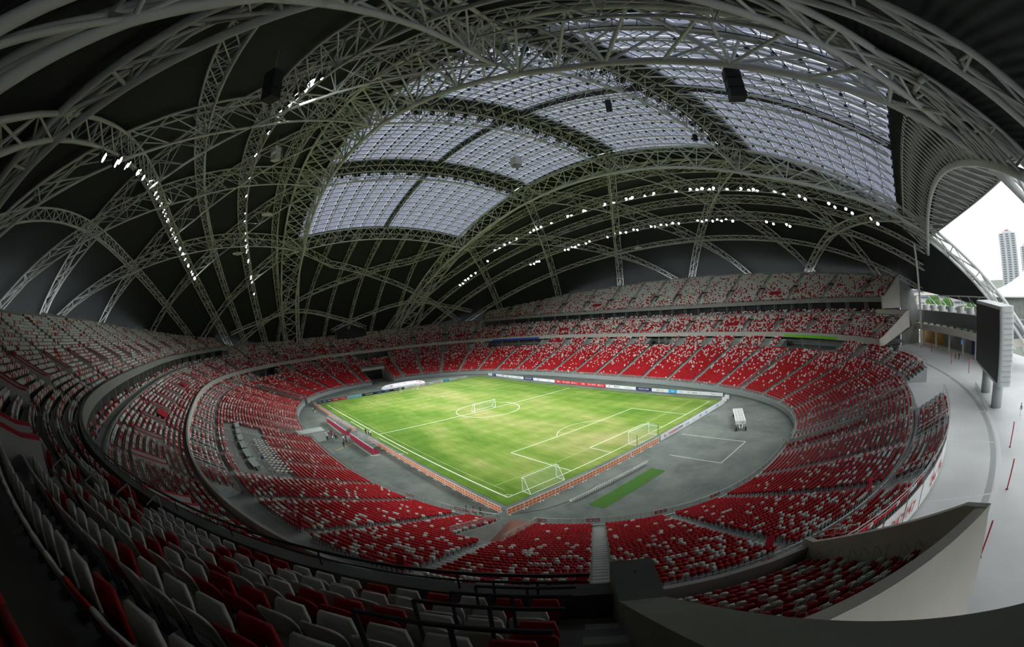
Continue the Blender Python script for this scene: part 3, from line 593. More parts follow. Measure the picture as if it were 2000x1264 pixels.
# open-end arch: curved edge chord with a fan of webs
t_ = thing('open_end_arch', 'curved edge truss with pale web members framing the open end of the roof', 'roof truss', tuple(sph(114, -38, 2)))
ya = np.linspace(-43, 43, 40); lowc = [sph(114.2+1.5*(abs(y_)/43)**2, y_, 2.6) for y_ in ya]; upc = [sph(108.8, y_, 1.2) for y_ in ya]; cxo = lambda y_: 114.9+5.2*max(0.0, math.cos(PI/2*min(1, abs(y_+4)/42)))**0.8; outc = [sph(cxo(y_), y_, 0.3) for y_ in ya]
M_ = MB()
for i in range(len(ya)-1): M_.add([sph(114.6, ya[i], 0), sph(cxo(ya[i]), ya[i], 0), sph(cxo(ya[i+1]), ya[i+1], 0), sph(114.6, ya[i+1], 0)], [(0, 1, 2, 3)])
M_.build('canopy_lip', mat('canopy_sheet', (0.30, 0.31, 0.31), 0.6), t_)
MB().path(lowc, 0.42, 8).build('edge_chord', steel, t_, smooth=True); MB().path(upc, 0.25, 6).build('top_chord', steel, t_, smooth=True); MB().path(outc, 0.22, 6).build('outer_chord', galv, t_, smooth=True)
for i in range(len(ya)-1):
    brace_obj(lowc[i], upc[i+1], 0.11, t_); brace_obj(lowc[i+1], upc[i], 0.11, t_)
    if i % 2 == 0: brace_obj(lowc[i], outc[i+1], 0.12, t_); brace_obj(lowc[i+1], outc[i], 0.12, t_)
# struts of the wings below the cladding at the open end
for sg in (1, -1):
    t_ = thing('wing_lattice', f'pale open lattice below the roof edge at the {"far" if sg > 0 else "near"} side of the open end', 'lattice', (110, sg*95, 9.2))
    rings = []
    for zz in (11.5, 17.5, 23.5):
        r = math.sqrt(DR*DR-(zz-DZ)**2); aa = np.linspace(0.30, 0.95, 30)*sg; pts_ = [(DX+r*math.cos(a), r*math.sin(a), zz) for a in aa]; rings.append(pts_); MB().path(pts_, 0.2, 5).build('ring_chord', whitep, t_)
    for u, v in zip(rings[:-1], rings[1:]):
        for k in range(0, 29):
            M_ = MB(); M_.tube(u[k], v[k+1], 0.1, 4) if k % 2 else M_.tube(u[k+1], v[k], 0.1, 4); M_.build('lattice_strut', whitep, t_)
    if sg < 0: continue
    pole = MB(); p = sph(112.5, sg*40, 4); pole.tube((112.5, sg*66, 9.2), tuple(p), 0.28, 6)
    pole.build('slender_column', steel, t_)

# ------------------------------------------------------------------ floodlights on the catwalks
fh = MB(); fh.box((0, 0.12, 0), (1.0, 0.25, 0.92), 0, 1.0); fh.box((0, 0.4, 0.0), (0.5, 0.35, 0.5)); fl_house = fh.mesh('housing', darkm)
fy = MB(); fy.box((-0.5, 0.2, 0.25), (0.06, 0.1, 0.9)); fy.box((0.5, 0.2, 0.25), (0.06, 0.1, 0.9)); fy.box((0, 0.2, 0.72), (1.06, 0.1, 0.06)); fl_yoke = fy.mesh('yoke', galv)
fe = MB(); fe.add([(0.46*math.cos(2*PI*j/14), -0.03, 0.42*math.sin(2*PI*j/14)) for j in range(14)]+[(0, -0.06, 0)], [(14, j, (j+1) % 14) for j in range(14)]); fl_lens = fe.mesh('lens', lampm)
def row_pts(sg, y0, rho, xs): return [(x, sg*(y0-(x-5)**2/(2*rho))) for x in xs]
INN = [-61, -58, -55, -52, -48, -40, -38, -36, -34, -28, -19, -17, -10.5, -9.5, 0.5, 5, 11, 13, 14, 20, 24, 34, 40, 43, 45, 48, 49.5, 55, 60, 63, 64.5, 66, 72, 75, 80, 82, 89, 91, 94, 96, 101, 103]
OUTR = [-59, -57, -55.5, -54, -39, -37, -35, -33, -31, -27, -25, -15, -8, -5, -1, 1, 8, 10, 13, 16, 19, 22, 31, 33, 35, 38, 40, 42, 44, 47, 61, 64, 69, 70.5]
LOWF = [(-90, 51.2), (-88, 51.7), (-86, 52.2), (-84, 52.7), (-82, 53.3), (-79, 54.2), (-69.5, 55.4)]
LI = [(x, 64-(x-5)**2/960) for x in (-85, -76, -74, -72, -62, -60, -55, -53, -51, -49, -46, -40, -32, -25, -14, 0, 14, 30, 40, 46, 50, 54, 56, 60)]
LO = [(x, 85.3-(x-5)**2/(3000 if x > 5 else 720)) for x in (-53, -51, -49, -46, -42, -40, -36, -30, -27, -25, -20, -16, -13, -8, -2, 0, 3, 8, 12, 20, 22, 24, 32, 40, 43, 46, 52, 55, 58, 61, 66)]
nfl = 0; groups = {}
def flood(x, y, dr, aim, lab, grp, spot=True):
    global nfl
    p = Vector(sph(x, y, dr)); d = (Vector(aim)-p); az = math.atan2(d.y, d.x)+PI/2; el = math.atan2(d.z, math.hypot(d.x, d.y))
    t_ = thing('floodlight', lab, 'floodlight', p, az, grp)
    link('housing', fl_house, t_).rotation_euler = (-el, 0, 0); link('yoke', fl_yoke, t_); link('lens', fl_lens, t_).rotation_euler = (-el, 0, 0)
    if spot:
        ld = bpy.data.lights.new('beam', 'SPOT'); ld.energy = FLOOD_W; ld.spot_size = math.radians(72); ld.spot_blend = 1.0; ld.shadow_soft_size = 0.4; ld.color = (0.93, 1.0, 0.97)
        lo = link('beam', ld, t_); lo.location = (0, -0.12, 0); lo.rotation_euler = (PI/2-(-el)*-1 if False else PI/2, 0, 0)
        lo.rotation_euler = (Matrix.Rotation(-el, 3, 'X') @ Matrix.Rotation(-PI/2, 3, 'X')).to_euler() if False else (-el, 0, 0)
        # light points along its local -Z: turn -Z to the lens direction (-Y of the thing, tilted)
        dirl = Vector((0, -math.cos(el), math.sin(el))); lo.rotation_euler = dirl.to_track_quat('-Z', 'Z').to_euler()
    nfl += 1
k_ = 0
def aimpt(x, y, sg): return (max(-45, min(45, x*0.6+random.uniform(-14, 14))), random.uniform(-26, 18)*sg*-1 if False else -sg*random.uniform(-20, 20), 0)
for grp, sg, lst, lab in (('right inner row', 1, row_pts(1, 63, 240, INN), 'bright floodlight in the upper row above the far stand'), ('right outer row', 1, row_pts(1, 83, 230, OUTR), 'bright floodlight in the lower row above the far stand'),
                          ('right corner row', 1, LOWF, 'bright floodlight in the short slanting row at the far corner'), ('left inner row', -1, [(a, -b_) for a, b_ in LI], 'floodlight in the inner row above the left stand'), ('left outer row', -1, [(a, -b_) for a, b_ in LO], 'floodlight in the outer row above the dark left stand')):
    for i, (x, y) in enumerate(lst): flood(x, y, 3.6+0.5*(i % 2), aimpt(x, y, sg), f'{lab}, {ORD[i]} from the far end', grp, spot=(i % 2 == 0))

# ------------------------------------------------------------------ SEATS
def seat_lod(level):
    mb = MB()
    if level == 0:
        pr = [(-0.20, 0.40), (0.20, 0.40), (0.225, 0.70), (0.15, 0.85), (-0.15, 0.85), (-0.225, 0.70)]
        back = [(a, -0.10-(z-0.4)*0.22, z) for a, z in pr]; mb.plate(back, (0, 0.05, 0))
        mb.plate([(-0.2, 0.0, 0.40), (0.2, 0.0, 0.40), (0.2, 0.03, 0.70), (-0.2, 0.03, 0.70)], (0, 0.06, 0.01)); mb.mi = 1; mb.box((0, -0.05, 0.2), (0.07, 0.07, 0.4)); mb.mi = 0
    else:
        mb.add([(-0.22, -0.1, 0.38), (0.22, -0.1, 0.38), (0.20, -0.19, 0.84), (-0.20, -0.19, 0.84), (-0.2, 0.09, 0.38), (0.2, 0.09, 0.38), (0.2, 0.09, 0.68), (-0.2, 0.09, 0.68), (0.2, -0.12, 0.82), (-0.2, -0.12, 0.82)],
               [(0, 3, 2, 1), (4, 5, 6, 7), (7, 6, 8, 9), (9, 8, 2, 3), (0, 1, 5, 4), (1, 2, 8, 6, 5), (0, 4, 7, 9, 3)])
    return mb
SEATS = []   # (x, y, z, angle, white, tier, row)
VOM = []
def row_seats(tier, ri, s, z, w0, w1, pwhite, skip, aisles=None):
    ws_ = wrange(w0, w1, 0.7); x, y = P(ws_, s+0.42); d = np.r_[0, np.cumsum(np.hypot(np.diff(x), np.diff(y)))]
    marks = []
    for aw in (aisles or AISLES):
        q = (aw-w0) % LW
        if q <= (w1-w0) % LW: marks.append(float(np.interp(q, ws_-w0, d)))
    marks = [-0.2]+sorted(marks)+[d[-1]+0.2]
    for a, b_ in zip(marks[:-1], marks[1:]):
        lo_, hi_ = a+0.72, b_-0.72; n = int((hi_-lo_)/0.52)
        if n < 1: continue
        off = (hi_-lo_-n*0.52)/2+0.26
        for k in range(n):
            q = lo_+off+k*0.52; w_ = w0+float(np.interp(q, d, ws_-w0))
            if skip and skip(w_, s, min(q-a, b_-q)): continue
            bx, by, nx, ny, kk = bw(w_); px, py = float(bx+(s+0.42)*kk*nx), float(by+(s+0.42)*kk*ny)
            SEATS.append((px, py, z, math.atan2(-ny, -nx)-PI/2, rng.random() < pwhite, tier, ri))
gl_ = [(b_, gsort[(i+1) % len(gsort)][0]) for i, (a, b_, d) in enumerate(gsort)]
PRESS = seg_gap(-2, -66, 40, -66, 17)
def low_skip(w, s, da): return in_gap(w+0.0, s) or (13.5 < s < 22.5 and inr(w, PRESS[0], PRESS[1]))
for k, (s, z) in enumerate(LOW): row_seats('lower', k, s, z, 0.0, LW-0.01, 0.035+0.32*(k/28)**1.7, low_skip)
for k, (s, z) in enumerate(BANK):
    for a, b_ in BANKSEG: row_seats('bank', k, s, z, a, b_, 0.38, lambda w, s_, da: (da < 1.9))
VOMK = (4, 8)
for k, (s, z) in enumerate(MID): row_seats('middle', k, s, z, W_M0, W_M1, 0.38+0.25*k/11, lambda w, s_, da, k=k: (VOMK[0] <= k <= VOMK[1] and da < 1.55))
for k, (s, z) in enumerate(MIDX): row_seats('middle', 12+k, s, z, W_UF1, W_UPF, 0.75, None)
for a, b_ in ((W_UF0, W_UF1), (W_UPF, W_UPN)):
    for k, (s, z) in enumerate(UPR):
        wl = wrange(a, b_, 1.0); ok = [w_ for w_ in wl if up_rows(w_) > k]
        if len(ok) > 3: row_seats('upper', k, s, z, ok[0], ok[-1], 0.68+0.20*min(1, k/14), lambda w, s_, da, k=k: (4 <= k <= 9 and da < 1.55), AISU if a == W_UPF else None)
    for k in range(2):
        row_seats('suite', k, 41.2+1.0*k, 19.25+0.35*k-0.0, a, b_, 0.6, lambda w, s_, da: rng.random() < 0.35)
SA = np.array([q[:4] for q in SEATS]); SWH = np.array([q[4] for q in SEATS])
dv = SA[:, :3]-np.array(CAM); dist = np.linalg.norm(dv, axis=1); front = dv@np.array(fw)/dist
tiers = [q[5] for q in SEATS]
def pick(mask, n):
    idx = np.where(mask & (front > 0.16))[0]; return set(idx[np.argsort(dist[idx])[:n]].tolist())
IND = pick(np.ones(len(SEATS), bool), 300)
# detailed seat parts
def rounded(pr, n=5):
    return pr
bp_ = []
for i in range(17):
    a = PI*i/16; bp_.append((0.232*math.copysign(abs(math.cos(a))**0.62, math.cos(a)), 0.64+0.20*abs(math.sin(a))**0.75))
prof = [(0.19, 0.40)]+bp_+[(-0.19, 0.40)]
def shell(pr, y0, lean, bowl, th):
    mb = MB(); n = len(pr); cx = 0.0; cz = sum(z for _, z in pr)/n
    rings = []
    for f in (1.0, 0.55, 0.0):
        rings.append([((a)*f, (z-cz)*f+cz) for a, z in pr])
    def Y(a, z): return y0-(z-0.4)*lean+bowl*(a/0.22)**2
    v = []; fcs = []
    for side_ in (0, 1):
        base = len(v)
        for r in rings[:2]: v += [(a, Y(a, z)+(th if side_ else 0), z) for a, z in r]
        v.append((0, Y(0, cz)+(th if side_ else 0), cz))
        for i in range(n):
            j = (i+1) % n; q = (base+i, base+j, base+n+j, base+n+i); t3 = (base+n+i, base+n+j, base+2*n)
            fcs += [q[::-1] if side_ else q, t3[::-1] if side_ else t3]
    h = 2*n+1
    for i in range(n): j = (i+1) % n; fcs.append((j, i, h+i, h+j))
    mb.add(v, fcs); return mb
pan = [(0.20, 0.36), (0.215, 0.60), (0.17, 0.74), (-0.17, 0.74), (-0.215, 0.60), (-0.20, 0.36)]
PROTO = {}
for wh, mt_ in ((True, seat_wht), (False, seat_red)):
    bk = shell(prof, -0.13, 0.22, 0.035, 0.03).mesh('backrest', mt_, True); pn = shell(pan, 0.02, -0.16, -0.02, 0.05).mesh('seat_pan', mt_, True)
    br = MB(); br.box((0, -0.04, 0.19), (0.09, 0.09, 0.38)); br.box((0, -0.02, 0.38), (0.38, 0.10, 0.05)); br.box((0, -0.04, 0.01), (0.2, 0.16, 0.02)); PROTO[wh] = (bk, pn, br.mesh('bracket', darkm))
TENS = ['', '', 'twenty', 'thirty', 'forty', 'fifty', 'sixty', 'seventy', 'eighty', 'ninety']
def ordn(n):
    if n < 50: return ORD[n]
    h, r_ = divmod(n+1, 100); tn, u = divmod(r_, 10); w_ = ('hundred and ' if h else '')
    return w_ + (ORD[r_-1] if 0 < r_ < 20 else TENS[tn]+('-'+ORD[u-1] if u else 'th'))
RANK = {}; _grp = {}
for i_, q in enumerate(SEATS):
    if q[5] in ('upper', 'suite') and q[1] > 0: continue
    _grp.setdefault((q[5], q[6]), []).append(i_)
for kq, li in _grp.items():
    li.sort(key=lambda i_: math.hypot(SEATS[i_][0]-99.4, SEATS[i_][1]+65.8))
    if kq[0] == 'middle': li = [i_ for i_ in li if SEATS[i_][1] < 0]; li.sort(key=lambda i_: math.hypot(SEATS[i_][0]-98.4, SEATS[i_][1]+47.1))
    if kq[0] in ('lower', 'bank'): li = [i_ for i_ in li if i_ in IND]; li.sort(key=lambda i_: -(SEATS[i_][0]*0.7+SEATS[i_][1]*0.7))
    for n_, i_ in enumerate(li): RANK[i_] = n_
TN = {'upper': 'upper tier', 'middle': 'middle tier', 'lower': 'lower tier', 'bank': 'rear bank', 'suite': 'box balcony'}
for i in sorted(IND):
    x, y, z, a, wh, tr_, ri = SEATS[i]; cl = 'white' if wh else 'red'
    rw = {'upper': f'{ORD[ri]} row behind the dark front parapet', 'middle': f'{ORD[ri]} row of the middle tier', 'lower': f'{ORD[28-ri]} row below the walkway', 'bank': f'{ORD[ri]} row of the rear bank', 'suite': ('front', 'back')[ri % 2]+' box balcony row'}[tr_]
    t_ = tag(link('stadium_seat', None, None, (x, y, z), a), f'{cl} seat in the {rw}, {ordn(RANK[i])} from the {"end wall" if tr_ in ("upper", "middle") else "right"}', 'seat', f'{cl} seats, {TN[tr_]} row {ri+1}')
    for nm_, me_ in zip(('backrest', 'seat_pan', 'bracket'), PROTO[wh]): link(nm_, me_, t_)
def merged(idx, lod, name, mts, label):
    tv, tf, tm = [], [], []; vb = 0; V = []; F = []; ML = []
    mb = seat_lod(lod); bv = np.array(mb.v); ca, sa = np.cos(SA[idx, 3]), np.sin(SA[idx, 3]); n = len(idx)
    X = bv[None, :, 0]*ca[:, None]-bv[None, :, 1]*sa[:, None]+SA[idx, 0][:, None]; Y = bv[None, :, 0]*sa[:, None]+bv[None, :, 1]*ca[:, None]+SA[idx, 1][:, None]; Z = bv[None, :, 2]+SA[idx, 2][:, None]
    return np.stack([X, Y, Z], 2).reshape(-1, 3), mb, n
def build_stuff(wh, name, label, mts):
    me = bpy.data.meshes.new(name); allv = []; loops = []; lt = []; mi = []; base = 0
    for lod in (0, 1):
        idx = np.array([i for i in range(len(SEATS)) if SEATS[i][4] == wh and i not in IND and ((dist[i] < 62) == (lod == 0))]); v, mb, n = merged(idx, lod, None, None, None); nv = len(mb.v)
        fl_ = np.concatenate([np.array(f) for f in mb.f]); ln_ = np.array([len(f) for f in mb.f])
        loops.append((fl_[None, :]+(np.arange(n)*nv)[:, None]+base).ravel()); lt.append(np.tile(ln_, n)); mi.append(np.tile(np.array(mb.m), n)); allv.append(v); base += n*nv
    v = np.concatenate(allv); lp = np.concatenate(loops); lt = np.concatenate(lt); mi = np.concatenate(mi)
    me.vertices.add(len(v)); me.vertices.foreach_set('co', v.ravel().astype(np.float32)); me.loops.add(len(lp)); me.loops.foreach_set('vertex_index', lp.astype(np.int32)); me.polygons.add(len(lt)); me.polygons.foreach_set('loop_start', np.r_[0, np.cumsum(lt)[:-1]].astype(np.int32)); me.polygons.foreach_set('loop_total', lt.astype(np.int32))
    for q in mts: me.materials.append(q)
    me.polygons.foreach_set('material_index', mi.astype(np.int32)); me.update(calc_edges=True); me.validate()
    o = link(name, me); tag(o, label, 'seats', kind='stuff'); return o
build_stuff(False, 'red_stadium_seats', 'thousands of red folding seats filling the stadium tiers', [seat_red, darkm])
build_stuff(True, 'white_stadium_seats', 'thousands of white folding seats scattered among the red ones', [seat_wht, darkm])
print('seats', len(SEATS), 'lights', nfl)

# ------------------------------------------------------------------ aisle stairs, vomitories, railings
def stair(rows, aw, parent, mt_, width=1.2, dep=0.8):
    M_ = MB(); bx, by, nx, ny, k = bw(aw); ang_ = math.atan2(float(ny), float(nx))
    for i in range(len(rows)-1):
        s, z = rows[i]; dz_ = rows[i+1][1]-z; c = rad(aw, s+dep-0.2, z+dz_/4); M_.box(c, (0.4, width, dz_/2), ang_)
    return M_.build('aisle_stair', mt_, parent)
step_m = mat('step_concrete', (0.42, 0.43, 0.40), 0.85, var=0.1, scale=0.8)
for aw in AISLES:
    d = 0
    for (a, b_), dd_ in GAPS:
        if inr(aw, a-0.4, b_+0.4): d = dd_
    stair([r for r in LOW if r[0] > d], aw, low, step_m, 1.35)
    if inr(aw, W_M0, W_M1): stair(MID, aw, mid, step_m)
    if inr(aw, W_UF1, W_UPF): stair(MIDX, aw, mid, step_m)
    if inr(aw, W_UF0, W_UF1): stair(UPR[:up_rows(aw)-1], aw, UP['far'], step_m)
for aw in AISU:
    if inr(aw, W_UPF, W_UPN): stair(UPR[:up_rows(aw)-1], aw, UP['near'], step_m)
def vomitory(aw, rows, k0, k1, parent):
    s0, z0 = rows[k0]; s1, z1 = rows[k1]; s1 += 0.8
    bx, by, nx, ny, k = bw(aw)
    for lat in (-1.25, 1.25):
        M_ = MB(); tx, ty = -float(ny)*lat, float(nx)*lat
        pl_ = [rad(aw, s0, z0-0.1), rad(aw, s1, z1-0.1), rad(aw, s1, z1+1.05), rad(aw, s0+0.5, z0+1.15), rad(aw, s0, z0+1.0)]
        M_.plate([(p[0]+tx*1.0-tx/lat*0.09, p[1]+ty-ty/lat*0.09, p[2]) for p in pl_], (tx/lat*0.18, ty/lat*0.18, 0)); vw = M_.build('vomitory_wall', step_m, parent)
        M_ = MB(); pc = [rad(aw, s1, z1+1.04), rad(aw, s0+0.5, z0+1.14), rad(aw, s0, z0+0.99)]; pcu = [(p[0], p[1], p[2]+0.10) for p in pc][::-1]
        M_.plate([(p[0]+tx-tx/lat*0.1, p[1]+ty-ty/lat*0.1, p[2]) for p in pc+pcu], (tx/lat*0.2, ty/lat*0.2, 0)); M_.build('red_capping', redp, vw)
    M_ = MB(); a1 = rad(aw, s1-0.05, z0-0.2, -1.2); a2 = rad(aw, s1-0.05, z0-0.2, 1.2); M_.quad(a1, a2, (a2[0], a2[1], z1+0.95), (a1[0], a1[1], z1+0.95)); M_.build('doorway_dark_sheet', blackm, parent)  # black sheet paints the darkness inside the open doorway
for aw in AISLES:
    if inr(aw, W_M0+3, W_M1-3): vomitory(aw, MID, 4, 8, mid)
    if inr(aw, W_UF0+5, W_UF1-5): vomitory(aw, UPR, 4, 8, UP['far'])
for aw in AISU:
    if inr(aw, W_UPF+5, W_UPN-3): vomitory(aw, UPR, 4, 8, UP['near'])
# red covered seat blocks
def cover(aw_i, rows, k0, k1, off, width, parent):
    aw = (AISLES[aw_i]+off) % LW; M_ = MB(); p = [rad(aw, rows[k0][0], rows[k0][1]+0.75, -width/2), rad(aw, rows[k0][0], rows[k0][1]+0.75, width/2), rad(aw, rows[k1][0], rows[k1][1]+0.85, width/2), rad(aw, rows[k1][0], rows[k1][1]+0.85, -width/2)]
    M_.plate(p, (0, 0, 0.08)); M_.build('red_cover_panel', redp, parent)
ai = sorted(range(NA), key=lambda i: AISLES[i])
mids = [i for i in ai if inr(AISLES[i], W_M0+6, W_M1-6)]
for j in (3, 10, 14, 19, 27, 31): cover(mids[j % len(mids)], MID, 4, 6, 5.5, 5.0, mid)
ups = [i for i in ai if inr(AISLES[i], W_UF0+6, W_UF1-6)]
for j in (2, 9): cover(ups[j % len(ups)], UPR, 3, 5, 5.5, 5.0, UP['far'])
# front railing of the lower tier
fr = thing('glass_railing', 'grey post-and-glass railing along the front of the lower tier', 'railing', (0, 0, 0)); post_me = MB().box((0, 0, 0.55), (0.06, 0.06, 1.1)).mesh('post', galv)
for i, (a, b_, d) in enumerate(gsort):
    a2 = gsort[(i+1) % len(gsort)][0]; wl = wrange(b_, a2, 1.9); x, y = P(wl, 0.72)
    M_ = MB(); M_.path(np.stack([x, y, np.full(len(x), 2.28)], 1), 0.045, 5); M_.build('top_rail', galv, fr)
    M_ = MB(); sweep(M_, [(0.72, 1.25), (0.72, 2.2)], wl); M_.build('glass_panel', glass, fr)
    M_ = MB(); sweep(M_, [(0.60, 0.0), (0.60, 1.3), (0.85, 1.3)], wl); M_.build('kerb', galv, fr)
    for xx, yy in zip(x, y): link('post', post_me, fr, (float(xx), float(yy), 1.2))
    # raked rails at the gap sides
for a, b_, d in gsort:
    for w_, sgn in ((a, -1), (b_, 1)):
        t_ = thing('stair_railing', f'raked steel railing with clear panels at the {"left" if sgn < 0 else "right"} side of the {dict([(11.0, "near corner ramp"), (17.0, "far-end tunnel"), (15.0, "open-end gate"), (9.0, "players tunnel"), (20.0, "far left gangway")])[d]}', 'railing', rad(w_, 0.7, 1.2))
        ss = np.linspace(0.7, d, max(3, int(d/1.6))); zz = 1.2+0.285*(ss-0.7)/0.8
        M_ = MB(); M_.path([rad(w_, s_, z_+1.1, sgn*0.3) for s_, z_ in zip(ss, zz)], 0.04, 5); M_.build('top_rail', galv, t_)
        for s_, z_ in zip(ss, zz): link('post', post_me, t_, Vector(rad(w_, s_, z_, sgn*0.3))-t_.location)
        M_ = MB(); M_.quad(rad(w_, ss[0], zz[0]+0.1, sgn*0.3), rad(w_, ss[-1], zz[-1]+0.1, sgn*0.3), rad(w_, ss[-1], zz[-1]+1.0, sgn*0.3), rad(w_, ss[0], zz[0]+1.0, sgn*0.3)); M_.build('glass_panel', glass, t_)
# walkway railing and bank front railing
wr = thing('walkway_railing', 'pale post-and-rail railing between the lower tier and its walkway', 'railing', (0, 0, 9.2))
for a, b_ in BANKSEG:
    wl = wrange(a, b_, 2.0); x, y = P(wl, 24.9); M_ = MB(); M_.path(np.stack([x, y, np.full(len(x), 10.2)], 1), 0.035, 4); M_.path(np.stack([x, y, np.full(len(x), 9.75)], 1), 0.025, 4); M_.build('rail', galv, wr)
    if float(P((a+((b_-a) % LW)/2), 27)[0]) > 60:
        for xx, yy in zip(x, y): link('post', post_me, wr, (float(xx), float(yy), 0.0))
def raked(parent, w, s0, z0, s1, z1, n, mt_=whitep):
    ss = np.linspace(s0, s1, n); zz = np.linspace(z0, z1, n); M_ = MB(); M_.path([rad(w, s, z+1.0) for s, z in zip(ss, zz)], 0.035, 4); M_.path([rad(w, s, z+0.5) for s, z in zip(ss, zz)], 0.025, 4)
    for s, z in zip(ss, zz): p = rad(w, s, z); M_.tube(p, (p[0], p[1], p[2]+1.0), 0.03, 4)
    return M_.build('raked_rail', mt_, parent)
for aw in AISLES:
    for o in (-1.7, 1.7):
        if in_bank((aw+o) % LW): raked(wr, aw+o*0.9, 25.0, 9.6, 29.4, 12.2, 5)
# back boards of the rear bank at the open end with block numbers
numred = mat('number_red', (0.55, 0.03, 0.05), 0.6)
bb = thing('block_number_board', 'white back boards of the open-end rear bank carrying red block numbers', 'board', rad(0, 29.75, 9.2)); seg_end = [sg_ for sg_ in BANKSEG if float(P(sg_[0]+((sg_[1]-sg_[0]) % LW)/2, 27)[0]) > 85]
for a, b_ in seg_end:
    wl = wrange(max(0, 0)+a, b_, 3.0)
    for i in range(len(wl)-1):
        if abs(float(P(wl[i], 29.7)[1])) > 47: continue
        M_ = MB(); sweep(M_, [(29.75, 9.6), (29.75, 12.0), (29.82, 12.0), (29.82, 9.6)], np.array([wl[i]+0.08, wl[i+1]-0.08])); M_.build('board_panel', whitep, bb)
    x, y = P(wl, 29.75); M_ = MB(); M_.path(np.stack([x, y, np.full(len(x), 13.2)], 1), 0.04, 5); M_.path(np.stack([x, y, np.full(len(x), 12.9)], 1), 0.025, 4); M_.build('top_rail', galv, bb)
    for xx, yy in zip(x, y): link('post', post_me, bb, Vector((float(xx), float(yy), 12.1))-bb.location)
def put_text(s, size, mt_, parent, loc, nrm, upv=(0, 0, 1)):
    n = Vector(nrm).normalized(); u = Vector(upv); r_ = u.cross(n).normalized(); u = n.cross(r_)
    o = link('lettering', text_mesh(s, size, mt_), parent); m_ = Matrix((r_, u, n)).transposed().to_4x4(); m_.translation = Vector(loc)-wloc(parent); o.matrix_local = m_; return o
for s_, y_ in (('247', -40.5), ('247', -37.2), ('147', -34.5), ('246', -27.5), ('146', -24.5)):
    w_ = w_near(103, y_, 29.7); bx, by, nx, ny, k = bw(w_); put_text(s_, 1.35, numred, bb, rad(w_, 29.95, 10.9), (float(nx), float(ny), 0))
# foreground rail hoops and guards
def hoop(p, ang_, parent, r=0.022, w=0.5, h=0.95):
    ca, sa = math.cos(ang_), math.sin(ang_); M_ = MB(); pts_ = [(0, 0, 0), (0, 0, h-0.1), (w*0.06, 0, h), (w*0.9, 0, h-0.16), (w, 0, h-0.28), (w*0.55, 0, 0.42)]
    M_.path([(p[0]+a*ca, p[1]+a*sa, p[2]+c) for a, b_, c in pts_], r, 6); return M_.build('hoop', galv, parent)
na = sorted([aw for aw in AISU if inr(aw, W_UPF+10, W_UPN-3)], key=lambda w: (W_UPN-w) % LW)[:4]
for i, aw in enumerate(na):
    t_ = thing('aisle_handrail', f'steel hoop handrails down the {ORD[i]} upper-tier aisle from the camera', 'handrail', rad(aw, 42.3, 23.3)); bx, by, nx, ny, k = bw(aw)
    for kk in list(range(0, 4))+list(range(10, min(16, up_rows(aw)-1))): hoop(rad(aw, UPR[kk][0]+0.1, UPR[kk][1], 0.62), math.atan2(float(ny), float(nx)), t_)
for kk in range(0, 5):
    s, z = UPR[kk]; wq = W_UPN; t_ = thing('row_guard_rail', f'dark steel guard frame beside the end wall, {ORD[kk]} row from the parapet', 'guard rail', rad(wq, s+0.1, z, -1.9))
    p0, p1, p2 = rad(wq, s+0.1, z, -2.1), rad(wq, s+0.1, z, -1.45), rad(wq, s+0.1, z, -0.85); ht = 0.88
    for p in (p0, p1): MB().tube(p, (p[0], p[1], p[2]+ht), 0.022, 6).build('post', darkm, t_)
    MB().tube((p0[0], p0[1], p0[2]+ht), (p2[0], p2[1], p2[2]+ht), 0.02, 6).build('top_rail', darkm, t_)
# zigzag rails on the mid end wall
t_ = thing('wall_handrail', 'thin dark handrail loops fixed along the end wall of the middle tier below the camera', 'handrail', rad(W_M1, 32, 13))
for kk in range(0, 12): s, z = MID[kk]; bx, by, nx, ny, k = bw(W_M1); hoop(rad(W_M1, s+0.1, z, -0.5), math.atan2(float(ny), float(nx)), t_, 0.018, 0.55, 0.95)
